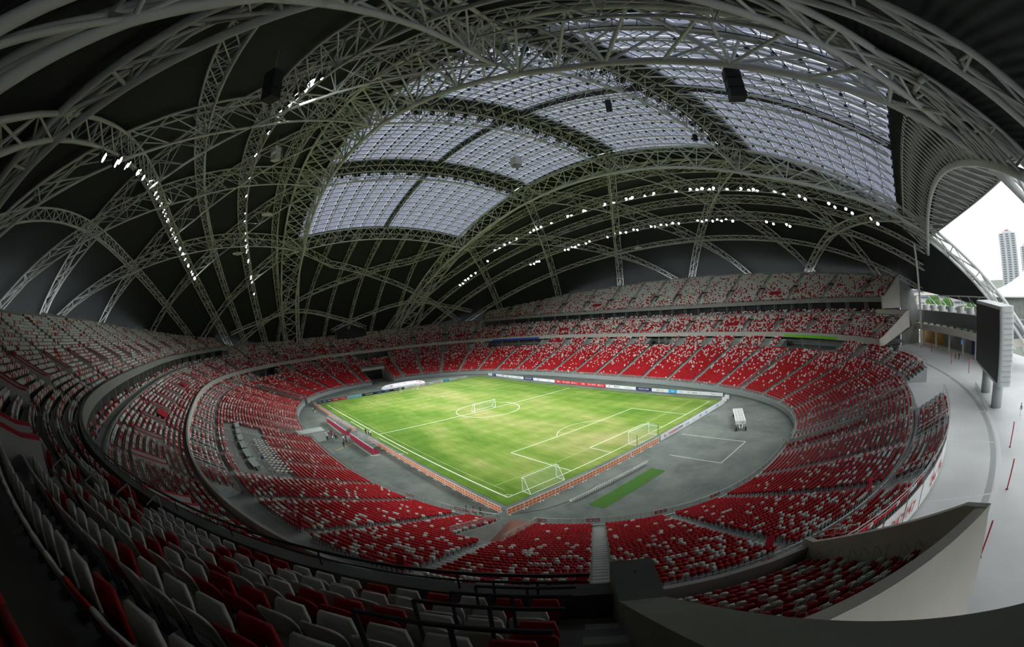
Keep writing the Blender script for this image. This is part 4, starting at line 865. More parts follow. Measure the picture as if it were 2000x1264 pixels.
# ------------------------------------------------------------------ pitch-side objects
def goal(loc, rz, label, box):
    t_ = thing('football_goal', label, 'goal', loc, rz); r = 0.06; W_, H_ = 3.66, 2.44; dp, dt = (2.0, 1.1) if box else (1.9, 0.55)
    for y_ in (-W_, W_): MB().tube((0, y_, 0), (0, y_, H_), r, 8).build('post', whitep, t_, local=True)
    MB().tube((0, -W_-r, H_), (0, W_+r, H_), r, 8).build('crossbar', whitep, t_, local=True)
    MB().tube((dp, -W_, 0.05), (dp, W_, 0.05), 0.045, 6).build('ground_bar', whitep, t_, local=True)
    for y_ in (-W_, W_):
        M_ = MB(); M_.tube((0, y_, 0.05), (dp, y_, 0.05), 0.045, 6)
        if not box: M_.path([(0, y_, H_), (dt, y_, H_-0.05), (dp, y_, 0.05)], 0.05, 6)
        M_.build('side_frame', whitep, t_, local=True)
        if box: MB().tube((dp+0.25, y_*1.05, 0), (dp+0.25, y_*1.05, 2.2), 0.05, 6).build('net_post', darkm, t_, local=True)
    nm = MB(); top_x = dp if box else dt; rr_ = 0.0075
    prof_ = [(0, H_), (top_x, H_-0.12), (dp, 0.05)]
    d_ = np.r_[0, np.cumsum([math.dist(prof_[i], prof_[i+1]) for i in range(2)])]
    def pp(q): return np.interp(q, d_, [p[0] for p in prof_]), np.interp(q, d_, [p[1] for p in prof_])
    for y_ in np.linspace(-W_, W_, 25): nm.path([(a, y_, b_) for a, b_ in prof_], rr_, 3, caps=False)
    for q in np.linspace(0, d_[-1], 13): a, b_ = pp(q); nm.tube((a, -W_, b_), (a, W_, b_), rr_, 3)
    for y_ in (-W_, W_):
        for a in np.linspace(0.2, dp, 9): b_ = H_-0.05 if a <= top_x else H_*(dp-a)/(dp-top_x+1e-6); nm.tube((a, y_, 0.05), (a, y_, max(0.06, b_)), rr_, 3)
        for b_ in np.linspace(0.3, H_-0.1, 9): a = dp if box else top_x+(dp-top_x)*(1-b_/H_); nm.tube((0, y_, b_), (a, y_, b_), rr_, 3)
    tag(nm.build('net', netm, t_, local=True), kind='stuff'); return t_
goal((52.5, 0, 0.03), 0, 'white football goal with box net on the near goal line', True)
goal((-52.5, 0, 0.03), PI, 'white football goal in front of the white banner at the far end', True)
goal((52.6, -27.4, 0.03), 0, 'portable white practice goal near the corner flag side of the near goal line', False)
goal((0, -0.8, 0.03), PI, 'portable white practice goal standing in the centre circle', False)
# orange barrier units
bf = MB(); BL = 3.08
for z_ in (0.06, 0.53, 1.0): bf.box((0, 0, z_), (BL, 0.05, 0.07))
for k in range(5): bf.box((-BL/2+0.04+k*(BL-0.08)/4, 0, 0.53), (0.07, 0.06, 1.0))
bfm = bf.mesh('frame', whitep); bpm = MB().box((0, 0, 0), ((BL-0.08)/4-0.1, 0.03, 0.38)).mesh('orange_panel', orange); bft = MB().box((0, 0, 0.04), (0.09, 0.8, 0.08)).mesh('foot', whitep)
def barrier(loc, rz, label, grp):
    t_ = thing('perimeter_barrier', label, 'barrier', loc, rz, grp); link('frame', bfm, t_)
    for k in range(4):
        for z_ in (0.295, 0.765): link('orange_panel', bpm, t_, (-BL/2+0.04+(k+0.5)*(BL-0.08)/4, 0, z_))
    for x_ in (-BL/2+0.3, BL/2-0.3): link('foot', bft, t_, (x_, 0, 0))
n1 = 12
for k in range(n1):
    y_ = -36.3+k*3.1+(0.55 if k >= 9 else 0); barrier((57.35, y_, 0), PI/2, f'orange barrier unit behind the near goal line, {ORD[k]} from the near corner', 'barriers behind the near goal line')
for k in range(17): barrier((54.6-k*3.12, -38.0, 0), 0, f'orange barrier unit along the near touchline, {ORD[k]} from the near corner', 'barriers along the near touchline')
for k in range(17): barrier((-7.7-k*3.1, -38.0, 0), 0, f'orange barrier unit beyond the team benches, {ORD[k]} from the halfway line', 'barriers beyond the benches')
# advertising boards
def bm_(c, nm): return mat('board_'+nm, c, 0.5)
WHT, NAV, RED_, LBL, BLK, BLU = bm_((0.80, 0.81, 0.83), 'white'), bm_((0.025, 0.035, 0.13), 'navy'), bm_((0.60, 0.035, 0.05), 'red'), bm_((0.30, 0.62, 0.80), 'sky'), bm_((0.02, 0.025, 0.03), 'black'), bm_((0.05, 0.40, 0.72), 'blue')
inkW, inkK, inkR, inkB, inkN = mat('ink_white', (0.85, 0.85, 0.85), 0.6), mat('ink_black', (0.02, 0.02, 0.02), 0.6), mat('ink_red', (0.6, 0.04, 0.08), 0.6), mat('ink_blue', (0.05, 0.25, 0.6), 0.6), mat('ink_grey', (0.35, 0.40, 0.45), 0.6)
def board(p, q, nrm, bgm, txt, ink, size, label, z0=0.14, h=0.95):
    mid_ = ((p[0]+q[0])/2, (p[1]+q[1])/2); L_ = math.dist(p, q); a = math.atan2(q[1]-p[1], q[0]-p[0]); t_ = thing('advertising_board', label, 'advertising board', (mid_[0], mid_[1], 0))
    M_ = MB(); M_.box((mid_[0], mid_[1], z0+h/2), (L_-0.03, 0.09, h), a); pan_ = M_.build('panel', bgm, t_)
    for f in (-0.4, 0, 0.4): 
        M_ = MB(); c = (mid_[0]+math.cos(a)*L_*f-nrm[0]*0.3, mid_[1]+math.sin(a)*L_*f-nrm[1]*0.3, 0.07); M_.box(c, (0.08, 0.7, 0.14), a); M_.build('foot', galv, t_)
    for i, (s_, ink_) in enumerate(zip(txt, ink)):
        f = (i+0.5)/len(txt)-0.5; r_ = Vector((-nrm[1], nrm[0])); put_text(s_, size, ink_, pan_, (mid_[0]+r_.x*L_*f+nrm[0]*0.06, mid_[1]+r_.y*L_*f+nrm[1]*0.06, z0+h*0.5), (*nrm, 0))
fx = [-54.2, -51.2, -48.5, -42, -36.4, -30.2, -24.4, -12.5, -0.4, 11.7, 17.9, 23.9, 29.9, 35.9, 38.9, 41.8, 47.9, 54.0]
fb = [(WHT, ['JAL'], [inkN]), (NAV, ['JAL'], [inkW]), (WHT, ['au', 'JAPAN'], [inkB, inkK]), (WHT, ['DMM', '.com'], [inkK, inkN]), (WHT, ['FamilyMart'], [inkB]), (NAV, ['SAISON CARD'], [inkW]), (WHT, ['KIDS', 'KIDS'], [inkB, inkB]), (RED_, ['KIRIN', '新しい日本を', '魅せよう。'], [inkW]*3), (RED_, ['KIRIN', '新しい日本を', '魅せよう。'], [inkW]*3),
      (WHT, ['●', '東京海上'], [inkR, inkK]), (WHT, ['FamilyMart'], [inkN]), (NAV, ['SAISON CARD'], [inkW]), (WHT, ['CIJリング'], [inkK]), (BLU, ['Zoff'], [inkW]), (LBL if False else WHT, ['Zoff'], [inkB]), (WHT, ['M', 'Yoghurt', 'M'], [inkR, inkK, inkN]), (WHT, ['Caress'], [inkN])]
cn = {WHT: 'white', NAV: 'navy', RED_: 'red', LBL: 'sky-blue', BLK: 'black', BLU: 'bright blue'}
for i, (bgm, tx_, ik) in enumerate(fb): board((fx[i], 39.2), (fx[i+1], 39.2), (0, -1), bgm, tx_, ik, 0.62 if len(tx_) < 3 else 0.6, f'{cn[bgm]} advertising board on the far touchline, {ORD[i]} from the far corner')
fyb = [-36.6, -30.6, -24.5, -18.3, -12.2, -6.0, 0.2, 6.4, 12.3, 18.4, 21.4, 24.5, 27.6, 30.6]
lb = [(NAV, ['MSIG', 'MSIG', 'MSIG'], [inkW]*3), (RED_, ['Toshiba', 'Toshiba'], [inkW]*2), (LBL, ['Jcom', 'Jcom', 'Jcom'], [inkB]*3), (BLK, ['CHEVROLET'], [inkW]), (NAV, ['Gillette', 'Gillette'], [LBL, LBL]), (BLK, ['CHEVROLET'], [inkW]), (WHT, ['YANMAR'], [inkR]), (WHT, ['●', '東京海上'], [inkR, inkK]), (WHT, ['EVOLUTION'], [inkK]), (BLU, ['Zoff'], [inkW]), (WHT, ['Zoff'], [inkB]), (WHT, ['Yoghurt'], [inkK]), (WHT, ['M', 'M'], [inkR, inkN])]
for i, (bgm, tx_, ik) in enumerate(lb): board((-58, fyb[i]), (-58, fyb[i+1]), (1, 0), bgm, tx_, ik, 0.62, f'{cn[bgm]} advertising board behind the far goal line, {ORD[i]} from the left')
nyb = [0.6, 6.9, 13.0, 19.6, 26.0, 32.4]
for i, (tx_, ik) in enumerate([(['Ro', 'YANMAR'], [inkR, inkR]), (['DMM', '.com'], [inkK, inkN]), (['dd', 'コカ'], [LBL, inkK]), (['KID', ''], [inkB, inkN]), (['KID', ''], [inkB, inkN])]): board((57.5, nyb[i]), (57.5, nyb[i+1]), (1, 0), WHT, tx_, ik, 0.95 if i < 2 else 0.7, f'white advertising board behind the near goal line, {ORD[i]} from the orange barriers', h=1.15)
cr3 = thing('folded_board_bundle', 'bundle of white folded board panels at the right-hand corner of the pitch', 'boards', (57.0, 36, 0))
for k, (x_, y_) in enumerate([(57.4, 33.2), (56.6, 34.4), (57.2, 35.6), (56.2, 36.9), (55.5, 38.2)]): M_ = MB(); M_.box((x_, y_, 0.65), (1.3, 0.09, 1.1), 0.8*(-1)**k+1.2); M_.build('folded_panel', WHT, cr3)
# white plastic chairs
chm = {'seat': MB().box((0, 0, 0.44), (0.44, 0.42, 0.035)).mesh('seat', whitep), 'leg': MB().box((0, 0, 0.22), (0.045, 0.045, 0.44), 0, 0.8).mesh('leg', whitep)}
cb = MB(); cb.plate([(-0.21, -0.2, 0.46), (0.21, -0.2, 0.46), (0.23, -0.27, 0.70), (0.15, -0.30, 0.82), (-0.15, -0.30, 0.82), (-0.23, -0.27, 0.70)], (0, 0.03, 0)); chm['backrest'] = cb.mesh('backrest', whitep)
ca_ = MB(); ca_.path([(0, -0.24, 0.66), (0, 0.18, 0.65), (0, 0.2, 0.44)], 0.022, 5); chm['armrest'] = ca_.mesh('armrest', whitep)
for k in range(37):
    y_ = -29.4+k*0.505; t_ = thing('plastic_chair', f'white plastic armchair beside the green turf strip, {ORD[k]} from the near end', 'chair', (61.5+0.015*k, y_, 0), PI/2+random.uniform(-0.06, 0.06), 'white chairs in the long row')
    link('seat', chm['seat'], t_); link('backrest', chm['backrest'], t_)
    for a, b_ in ((-0.18, -0.18), (0.18, -0.18), (0.2, 0.18), (-0.2, 0.18)): link('leg', chm['leg'], t_, (a, b_, 0))
    for a in (-0.24, 0.24): link('armrest', chm['armrest'], t_, (a, 0, 0))
M_ = MB(); M_.prism([(63.8, -28.3), (66.5, -28.1), (66.5, -12.2), (63.7, -12.1)], 0.0, 0.03); tag(M_.build('turf_strip', turf), 'rectangular strip of dark green artificial turf beside the white chairs', 'turf mat')
# wheeled white frame
tr0 = Vector((67.3, 18.5, 0)); t_ = thing('wheeled_frame', 'long white wheeled ladder frame parked on the grey floor right of the goal', 'trolley', tr0, math.atan2(-10.2, 5.0)); LT, WT = 10.6, 2.1
for y_ in (-WT/2, WT/2): MB().box((0, y_, 1.5), (LT, 0.16, 0.3)).build('side_beam', whitep, t_, local=True)
for k in range(21): MB().box((-LT/2+0.25+k*(LT-0.5)/20, 0, 1.6), (0.16, WT, 0.08)).build('rung', whitep, t_, local=True)
for y_ in (-0.35, 0.35): MB().box((0, y_, 1.62), (LT, 0.08, 0.12)).build('stringer', whitep, t_, local=True)
MB().box((LT/2, 0, 1.35), (0.12, WT+0.2, 0.75)).build('end_plate', whitep, t_, local=True); put_text('51', 0.5, inkK, t_, Vector(tr0)+Vector((LT/2+0.1, 0.4, 1.4)), (1, 0, 0))
for y_ in (-0.4, 0.4): MB().tube((LT/2, y_*1.2, 1.3), (LT/2+1.3, y_*0.5, 0.45), 0.08, 6).build('tow_bar', whitep, t_, local=True)
for x_ in (-LT/2+1.2, LT/2+1.2):
    MB().tube((x_, -1.0, 0.4), (x_, 1.0, 0.4), 0.06, 6).build('axle', darkm, t_, local=True)
    for y_ in (-1.05, 1.05): M_ = MB(); M_.path([(x_, y_-0.13, 0.4), (x_, y_+0.13, 0.4)], 0.4, 14); M_.build('wheel', tyre, t_, local=True)
for x_ in (-LT/2+1.2, LT/2-0.3):
    for y_ in (-0.8, 0.8): MB().tube((x_, y_, 0.45), (x_, y_, 1.4), 0.07, 5).build('upright', whitep, t_, local=True)
# team benches
for k, (x0, x1, lab) in enumerate([(-25, -5, 'far crimson team bench shelter beside the near touchline'), (-1.6, 15.2, 'crimson team bench shelter nearest the camera beside the touchline')]):
    t_ = thing('team_bench', lab, 'team bench', ((x0+x1)/2, -40.2, 0)); cx = (x0+x1)/2
    pr = [(-41.3, 0.1), (-41.35, 0.9), (-41.2, 1.35)]; M_ = MB()
    for i in range(2): M_.quad((x0, pr[i][0], pr[i][1]), (x1, pr[i][0], pr[i][1]), (x1, pr[i+1][0], pr[i+1][1]), (x0, pr[i+1][0], pr[i+1][1]))
    M_.build('back_panel', crimson, t_)
    pr = [(-41.2, 1.4), (-40.8, 1.8), (-40.2, 2.05), (-39.5, 2.1)]; M_ = MB()
    for i in range(3): M_.quad((x0, pr[i][0], pr[i][1]), (x1, pr[i][0], pr[i][1]), (x1, pr[i+1][0], pr[i+1][1]), (x0, pr[i+1][0], pr[i+1][1]))
    M_.build('clear_canopy', glass, t_)
    MB().box((cx, -41.2, 1.38), (x1-x0, 0.14, 0.1)).build('white_edge_rail', whitep, t_); MB().box((cx, -39.5, 2.1), (x1-x0, 0.08, 0.08)).build('front_rail', galv, t_)
    for x_ in np.linspace(x0, x1, 6): M_ = MB(); M_.path([(x_, -41.3, 0.05), (x_, -41.3, 0.9), (x_, -41.15, 1.45), (x_, -40.2, 2.05), (x_, -39.5, 2.1)], 0.05, 5); M_.build('rib', galv, t_)
    for x_ in np.arange(x0+0.6, x1-0.4, 0.62): M_ = MB(); M_.box((x_, -40.6, 0.42), (0.5, 0.5, 0.1)); M_.box((x_, -40.87, 0.75), (0.5, 0.1, 0.65)); M_.build('bench_seat', redp, t_)
    for x_ in (x0, x1): M_ = MB(); M_.plate([(x_, -41.3, 0.1), (x_, -40.0, 0.1), (x_, -40.0, 0.9), (x_, -41.35, 0.9)], (0.06, 0, 0)); M_.build('end_panel', crimson, t_)
# white banner lump with red letters behind the far goal
t_ = thing('white_banner', 'big white cloth banner with red letters lying behind the far goal', 'banner', (-66.5, 3.6, 0)); M_ = MB(); nn_ = 28
prf = []
for r_, z_ in ((1.0, 0.02), (0.97, 0.7), (0.85, 1.15), (0.5, 1.4), (0.0, 1.5)): prf.append([(-66.5+4.5*r_*math.copysign(abs(math.cos(2*PI*j/nn_))**0.8, math.cos(2*PI*j/nn_)), 3.6+10.0*r_*math.copysign(abs(math.sin(2*PI*j/nn_))**0.8, math.sin(2*PI*j/nn_)), z_) for j in range(nn_)])
M_.add([p for r_ in prf for p in r_], [(i*nn_+j, i*nn_+(j+1) % nn_, (i+1)*nn_+(j+1) % nn_, (i+1)*nn_+j) for i in range(4) for j in range(nn_)]); M_.build('cloth', mat('banner_cloth', (0.72, 0.70, 0.78), 0.8), t_, smooth=True)
for i, ch in enumerate('KIRIN'): put_text(ch, 2.6, inkR, t_, (-63.9, -2.6+i*3.1, 1.27), (0.35, 0, 1), (-1, 0, 0.3))
# players tunnel canopy
t_ = thing('players_tunnel', 'pale canopy of the players tunnel running out of the left lower stand', 'tunnel canopy', (-6, -51, 0))
M_ = MB(); M_.box((-6, -50.6, 2.7), (4.6, 7.0, 0.15)); M_.build('canopy_roof', mat('pale_canopy', (0.36, 0.40, 0.38), 0.6), t_)
for x_ in (-8.2, -3.8): M_ = MB(); M_.box((x_, -50.6, 1.35), (0.12, 7.0, 2.6)); M_.build('canopy_side', mat('canopy_wall', (0.42, 0.45, 0.44), 0.6), t_)
# far-end tunnel lintel
t_ = thing('tunnel_lintel', 'pale concrete beam over the dark tunnel mouth at the far end', 'beam', (-95, 1, 5.4)); aF, bF = GAPS[1][0]
M_ = MB(); sweep(M_, [(13.0, 5.2), (13.0, 6.4), (18.5, 6.4), (18.5, 5.2), (13.0, 5.2)], wrange(aF, bF, 2)); M_.build('beam', cream, t_); M_ = MB(); sweep(M_, [(18.0, 0), (18.0, 5.3)], wrange(aF, bF, 2)); M_.build('tunnel_dark_sheet', blackm, t_)  # black sheet added to shut out daylight and keep the tunnel dark
for k in range(7): M_ = MB(); w_ = aF+((bF-aF) % LW)*(k+0.5)/7; M_.box(rad(w_, 16.0, 5.05), (0.5, 0.25, 0.08)); M_.build('tunnel_lamp', striplamp, t_)
# signs on the front railing
for k, (w_, s_) in enumerate([(w_near(64.2, -37.5, 0), '144  145'), (A_OFF-0.9, '143  144'), (AISLES[1]-0.9, '142  143'), (AISLES[2]-0.9, '141  142'), (AISLES[-2]-0.9, '146  147'), (AISLES[-3]-0.9, '147  148')]):
    p = rad(w_, 0.55, 1.9); bx, by, nx, ny, kk = bw(w_); t_ = thing('block_sign', f'small red number sign on the front railing {["by the near ramp", "one aisle right of the ramp", "two aisles right of the ramp", "three aisles right of the ramp", "two aisles left of the ramp", "three aisles left of the ramp"][k]}', 'sign', p)
    M_ = MB(); M_.box(p, (0.05, 1.7, 0.5), math.atan2(float(ny), float(nx))); plt = M_.build('plate', redp, t_); put_text(s_, 0.34, inkW, plt, (p[0]+0.04*float(nx), p[1]+0.04*float(ny), p[2]), (float(nx), float(ny), 0))

# ------------------------------------------------------------------ screens and hanging equipment
t_ = thing('video_screen', 'big dark video screen in a pale casing on two thick columns at the open end', 'screen', (123.5, 5, 9.2))
def rbox(mb, x0, x1, y0, y1, z0, z1, r):
    pts_ = []
    for cx_, cy_, a0 in ((x1-r, y1-r, 0), (x0+r, y1-r, PI/2), (x0+r, y0+r, PI), (x1-r, y0+r, 1.5*PI)):
        for k in range(5): a = a0+PI/2*k/4; pts_.append((cx_+r*math.cos(a), cy_+r*math.sin(a)))
    return mb.prism(pts_, z0, z1)
M_ = MB(); rbox(M_, 122.1, 125.0, -3.2, 17.6, 13.2, 24.1, 0.7); M_.build('casing', mat('screen_casing', (0.55, 0.57, 0.57), 0.4), t_)
M_ = MB(); M_.box((122.02, 7.2, 18.65), (0.12, 19.6, 9.9)); M_.build('display', screenm, t_)
for k in range(14): M_ = MB(); M_.box((123.7, -3.23, 13.9+k*0.72), (1.9, 0.06, 0.10)); M_.build('louvre', galv, t_)
for y_ in (1.6, 11.5): M_ = MB(); M_.lathe([(1.1, 9.2), (1.1, 13.4)], 20, (123.6, y_, 0)); M_.build('column', mat('column_paint', (0.40, 0.43, 0.43), 0.5), t_, smooth=True)
t_ = thing('video_screen', 'dark video screen standing above the far-end seats', 'screen', (-125, 1.4, 19.7))
M_ = MB(); M_.box((-125.6, 1.4, 24.4), (1.0, 18.0, 9.2)); M_.build('casing', mat('dark_casing', (0.12, 0.13, 0.14), 0.5), t_)
M_ = MB(); M_.box((-125.05, 1.4, 24.4), (0.1, 17.2, 8.5)); M_.build('display', screenm, t_)
for y_ in (-6, 8.8): M_ = MB(); M_.box((-126, y_, 18.5), (0.5, 0.5, 4.0)); M_.build('support', galv, t_)
# hanging cube speaker on a cable
t_ = thing('hanging_loudspeaker', 'white cube loudspeaker hanging on a thin cable below the translucent roof', 'loudspeaker', (21.9, 0, 64.2))
M_ = MB(); M_.box((21.9, 0, 65.6), (2.1, 2.1, 1.9)); M_.build('cabinet', whitep, t_); M_ = MB(); M_.box((21.9, 0, 64.3), (1.6, 1.6, 0.7), 0, 1.2); M_.build('lower_cluster', galv, t_)
for a in (-0.8, 0.8): M_ = MB(); M_.tube((21.9+a, 0, 66.5), (22.3, 0, 68.5), 0.04, 4); M_.build('sling', galv, t_)
M_ = MB(); M_.tube((22.3, 0, 68.5), (22.6, 0, 78.5), 0.05, 4); M_.build('cable', galv, t_)
for (x, y, z, d, ml_, lab) in [(22.5, -59.3, 61.5, (1.6, 1.4, 2.8), whitep, 'white loudspeaker box hung on the left inner floodlight truss'), (68.5, -66.5, 49.0, (1.4, 1.2, 3.0), darkm, 'tall dark loudspeaker array hung in the roof at upper left'), (91.5, -33.5, 47.0, (1.6, 1.4, 3.2), darkm, 'dark loudspeaker array under the near main arch at upper right'), (54.3, -1.8, 68.0, (1.3, 1.0, 2.6), darkm, 'small dark loudspeaker array below the second nearest roof bay'), (62.0, 20.5, 64.3, (1.2, 1.0, 1.6), darkm, 'small dark device hung below the roof near the thick runway truss')]:
    t_ = thing('loudspeaker_array', lab, 'loudspeaker', (x, y, z-d[2]/2))
    for k in range(3): M_ = MB(); M_.box((x, y, z+d[2]*(k-1)/3), (d[0], d[1], d[2]/3*0.9), 0.6, 0.94); M_.build('cabinet', ml_, t_)
    for q in (-0.4, 0.4): M_ = MB(); M_.tube((x+q, y, z+d[2]/2), (x+q, y, z+d[2]/2+2.2), 0.05, 4); M_.build('hanger', galv, t_)
for (x, y, z, lab) in [(-26, -54.8, 61.8, 'white shallow dish antenna hung at the left edge of the translucent roof'), (-47, -63, 54.3, 'small white dish antenna on the left inner floodlight truss'), (-2.5, 85.5, 49.0, 'small white dish antenna below the far lower floodlight row')]:
    t_ = thing('dish_antenna', lab, 'antenna', (x, y, z)); M_ = MB(); M_.lathe([(0.5, 0), (1.7, 0.35), (1.75, 0.6), (1.4, 0.9)], 8, (x, y, z)); M_.build('dish', whitep, t_); M_ = MB(); M_.tube((x, y, z+0.8), (x, y, z+4.0), 0.06, 5); M_.build('stem', galv, t_)

# ------------------------------------------------------------------ open-end concourse
def curve_pts(pts, n): 
    Q = np.array(pts, float); d = np.r_[0, np.cumsum(np.linalg.norm(np.diff(Q, axis=0), axis=1))]; t = np.linspace(0, d[-1], n); c0 = np.polyfit(d, Q[:, 0], 3); c1 = np.polyfit(d, Q[:, 1], 3); return np.polyval(c0, t), np.polyval(c1, t)
def strip(name, pts, wid, mt_, lab, cat, z=9.21, n=40):
    x, y = curve_pts(pts, n); M_ = MB(); tx, ty = np.gradient(x), np.gradient(y); l = np.hypot(tx, ty); nx, ny = -ty/l*wid/2, tx/l*wid/2
    for i in range(n-1): M_.add([(x[i]-nx[i], y[i]-ny[i], z), (x[i+1]-nx[i+1], y[i+1]-ny[i+1], z), (x[i+1]+nx[i+1], y[i+1]+ny[i+1], z), (x[i]+nx[i], y[i]+ny[i], z)], [(0, 1, 2, 3)])
    return tag(M_.build(name, mt_), lab, cat)
strip('drain_channel', [(113.4, -38), (115.1, -32.1), (117.3, -26.8), (119.8, -16.8), (121.1, -9.1), (121.4, 0), (120.5, 12), (118.2, 24), (114.5, 36), (108, 52)], 0.55, mat('pale_drain', (0.62, 0.64, 0.64), 0.4), 'pale curved drainage channel across the open-end deck', 'drain')
strip('paving_border', [(112.4, -38), (114.1, -32.1), (116.3, -26.8), (118.8, -16.8), (120.0, -9.1), (120.4, 0), (119.4, 12), (117.2, 24), (113.4, 36), (107, 52)], 0.9, mat('grey_border', (0.36, 0.37, 0.37), 0.6), 'grey paved border beside the curved drainage channel', 'paving', z=9.207)
for k, (p, q) in enumerate([((104.5, -31.5), (116.5, -28.8)), ((108.5, -13.0), (119.5, -14.5)), ((110.5, 1.5), (121, -1)), ((110, 7), (121, 6)), ((107.5, 23), (118, 24.5))]):
    M_ = MB(); d = Vector((q[0]-p[0], q[1]-p[1])); M_.box(((p[0]+q[0])/2, (p[1]+q[1])/2, 9.206), (d.length, 0.25, 0.01), math.atan2(d.y, d.x)); tag(M_.build('paving_joint', mat('joint_white', (0.66, 0.68, 0.68), 0.5)), f'pale joint line across the open-end deck, {ORD[k]} from the camera', 'paving')
for k, (x, y) in enumerate([(121.8, -16.4), (118.6, -28.0), (113.6, -39.8), (119.5, 39.5), (122.7, 28.4), (115.4, 56.9)]):
    t_ = thing('red_post', f'slender red post on the open-end deck, {["second nearest", "nearest but one on the drain", "nearest to the cream wall", "beside the far blue doors", "right of the far stepped stand", "farthest, by the glazed shop"][k]}', 'post', (x, y, 9.2)); MB().tube((x, y, 9.2), (x, y, 12.2), 0.09, 8).build('pole', redp, t_); MB().lathe([(0.2, 9.2), (0.2, 9.24)], 10, (x, y, 0)).build('base_plate', darkm, t_)
t_ = thing('deck_fence', 'low grey steel fence beside the big screen columns', 'fence', (121.5, 7, 9.2)); xy = [(121.7, -1.0), (121.6, 2), (121.8, 5), (122.0, 8), (122.1, 11), (122.2, 14.5)]
for h in (0.2, 1.1): MB().path([(a-0.6, b_, 9.2+h) for a, b_ in xy], 0.04, 5).build('rail', galv, t_)
for k in range(32): f = k/31*5; i = min(4, int(f)); a = xy[i][0]+(xy[i+1][0]-xy[i][0])*(f-i)-0.6; b_ = xy[i][1]+(xy[i+1][1]-xy[i][1])*(f-i); MB().tube((a, b_, 9.2), (a, b_, 10.3), 0.025, 4).build('baluster', galv, t_)
# low building with planters beside the far middle tier
t_ = thing('concourse_building', 'low concourse block with pale columns, blue doors and a planted roof terrace', 'building', (122, 58, 9.2))
fac = [(110.5, 80), (114.0, 73), (117.8, 66.1), (121.5, 58.5), (125.0, 51), (127.7, 43.4), (130.0, 36), (131.8, 29)]
def off(i, d): a = np.array(fac[max(0, i-1)]); b_ = np.array(fac[min(len(fac)-1, i+1)]); v = b_-a; v = v/np.linalg.norm(v); return fac[i][0]-v[1]*d*-1*-1, fac[i][1]+v[0]*d*-1*-1
def offs(d): return [off(i, d) for i in range(len(fac))]
ou = offs(9.0); o1 = offs(3.5); o0 = offs(-1.2)
slab = o0+ou[::-1]; M_ = MB(); M_.prism(slab, 13.7, 15.4); M_.build('roof_slab', cream, t_)
wallm = [concrete, concrete_d, mat('blue_door', (0.02, 0.05, 0.22), 0.5), concrete_d, concrete, woodw, woodw]; wn = ['wall_panel', 'wall_panel', 'blue_doors', 'wall_panel', 'wall_panel', 'amber_shopfront', 'amber_shopfront']
for i in range(len(fac)-1):
    j = len(fac)-2-i; M_ = MB(); a, b_ = o1[j], o1[j+1]; M_.quad((a[0], a[1], 9.2), (b_[0], b_[1], 9.2), (b_[0], b_[1], 13.8), (a[0], a[1], 13.8)); M_.build(wn[i], wallm[i], t_)
for i in range(len(fac)): M_ = MB(); M_.lathe([(0.32, 9.2), (0.32, 13.8)], 10, (fac[i][0], fac[i][1], 0)); M_.build('column', cream, t_)
for i in range(len(fac)-1): M_ = MB(); M_.box(((o1[i][0]+fac[i+1][0])/2, (o1[i][1]+fac[i+1][1])/2, 13.62), (1.6, 0.25, 0.1), 1.0); M_.build('strip_lamp', striplamp, t_)
M_ = MB(); a = np.array(o1[3])*0.6+np.array(o1[4])*0.4; M_.box((a[0]-0.3, a[1]-0.3, 11.6), (0.12, 1.1, 1.1), 0.4); M_.build('blue_sign', mat('sign_blue', (0.05, 0.25, 0.75), 0.4, emit=(0.05, 0.25, 0.8), estr=0.6), t_)
up2 = [(p[0]*0.75+q[0]*0.25, p[1]*0.75+q[1]*0.25) for p, q in zip(fac, ou)]; M_ = MB(); M_.prism(up2+ou[::-1], 15.4, 19.0); M_.build('terrace_wall', mat('terrace_grey', (0.16, 0.17, 0.17), 0.7), t_)
for i in range(len(fac)-1):
    for f in (0.0, 0.5):
        a = np.array(o0[i])*(1-f)+np.array(o0[i+1])*f; M_ = MB(); M_.lathe([(0.0, 0.0), (0.5, 0.15), (0.55, 0.35), (0.2, 0.6)], 7, (a[0]+0.7, a[1]+0.4, 15.4)); M_.build('ledge_plant', leafm, t_)
for i in range(10):
    f = i/9*(len(fac)-2); j = int(f); a = np.array(up2[j])*(1-f+j)+np.array(up2[j+1])*(f-j); t2 = thing('tub_planter', f'pale round planter tub on the roof terrace, {ORD[i]} from the far stand', 'planter', (a[0]+0.6, a[1]+0.6, 19.0)); M_ = MB(); M_.lathe([(1.15, 19.0), (1.45, 20.7), (1.35, 20.7), (1.3, 20.5)], 14, (a[0]+0.6, a[1]+0.6, 0)); M_.build('tub', whitep, t2, smooth=False)
    M_ = MB(); 
    for q in range(3 if i in (4, 5, 7) else 1): M_.lathe([(0.1, 0), (0.4, 0.1), (0.3, 0.25), (0.02, 0.35)], 6, (a[0]+0.6+0.6*math.cos(q*1.3), a[1]+0.6+0.6*math.sin(q*1.3), 20.5)); 
    M_.build('foliage', leafm, t2)
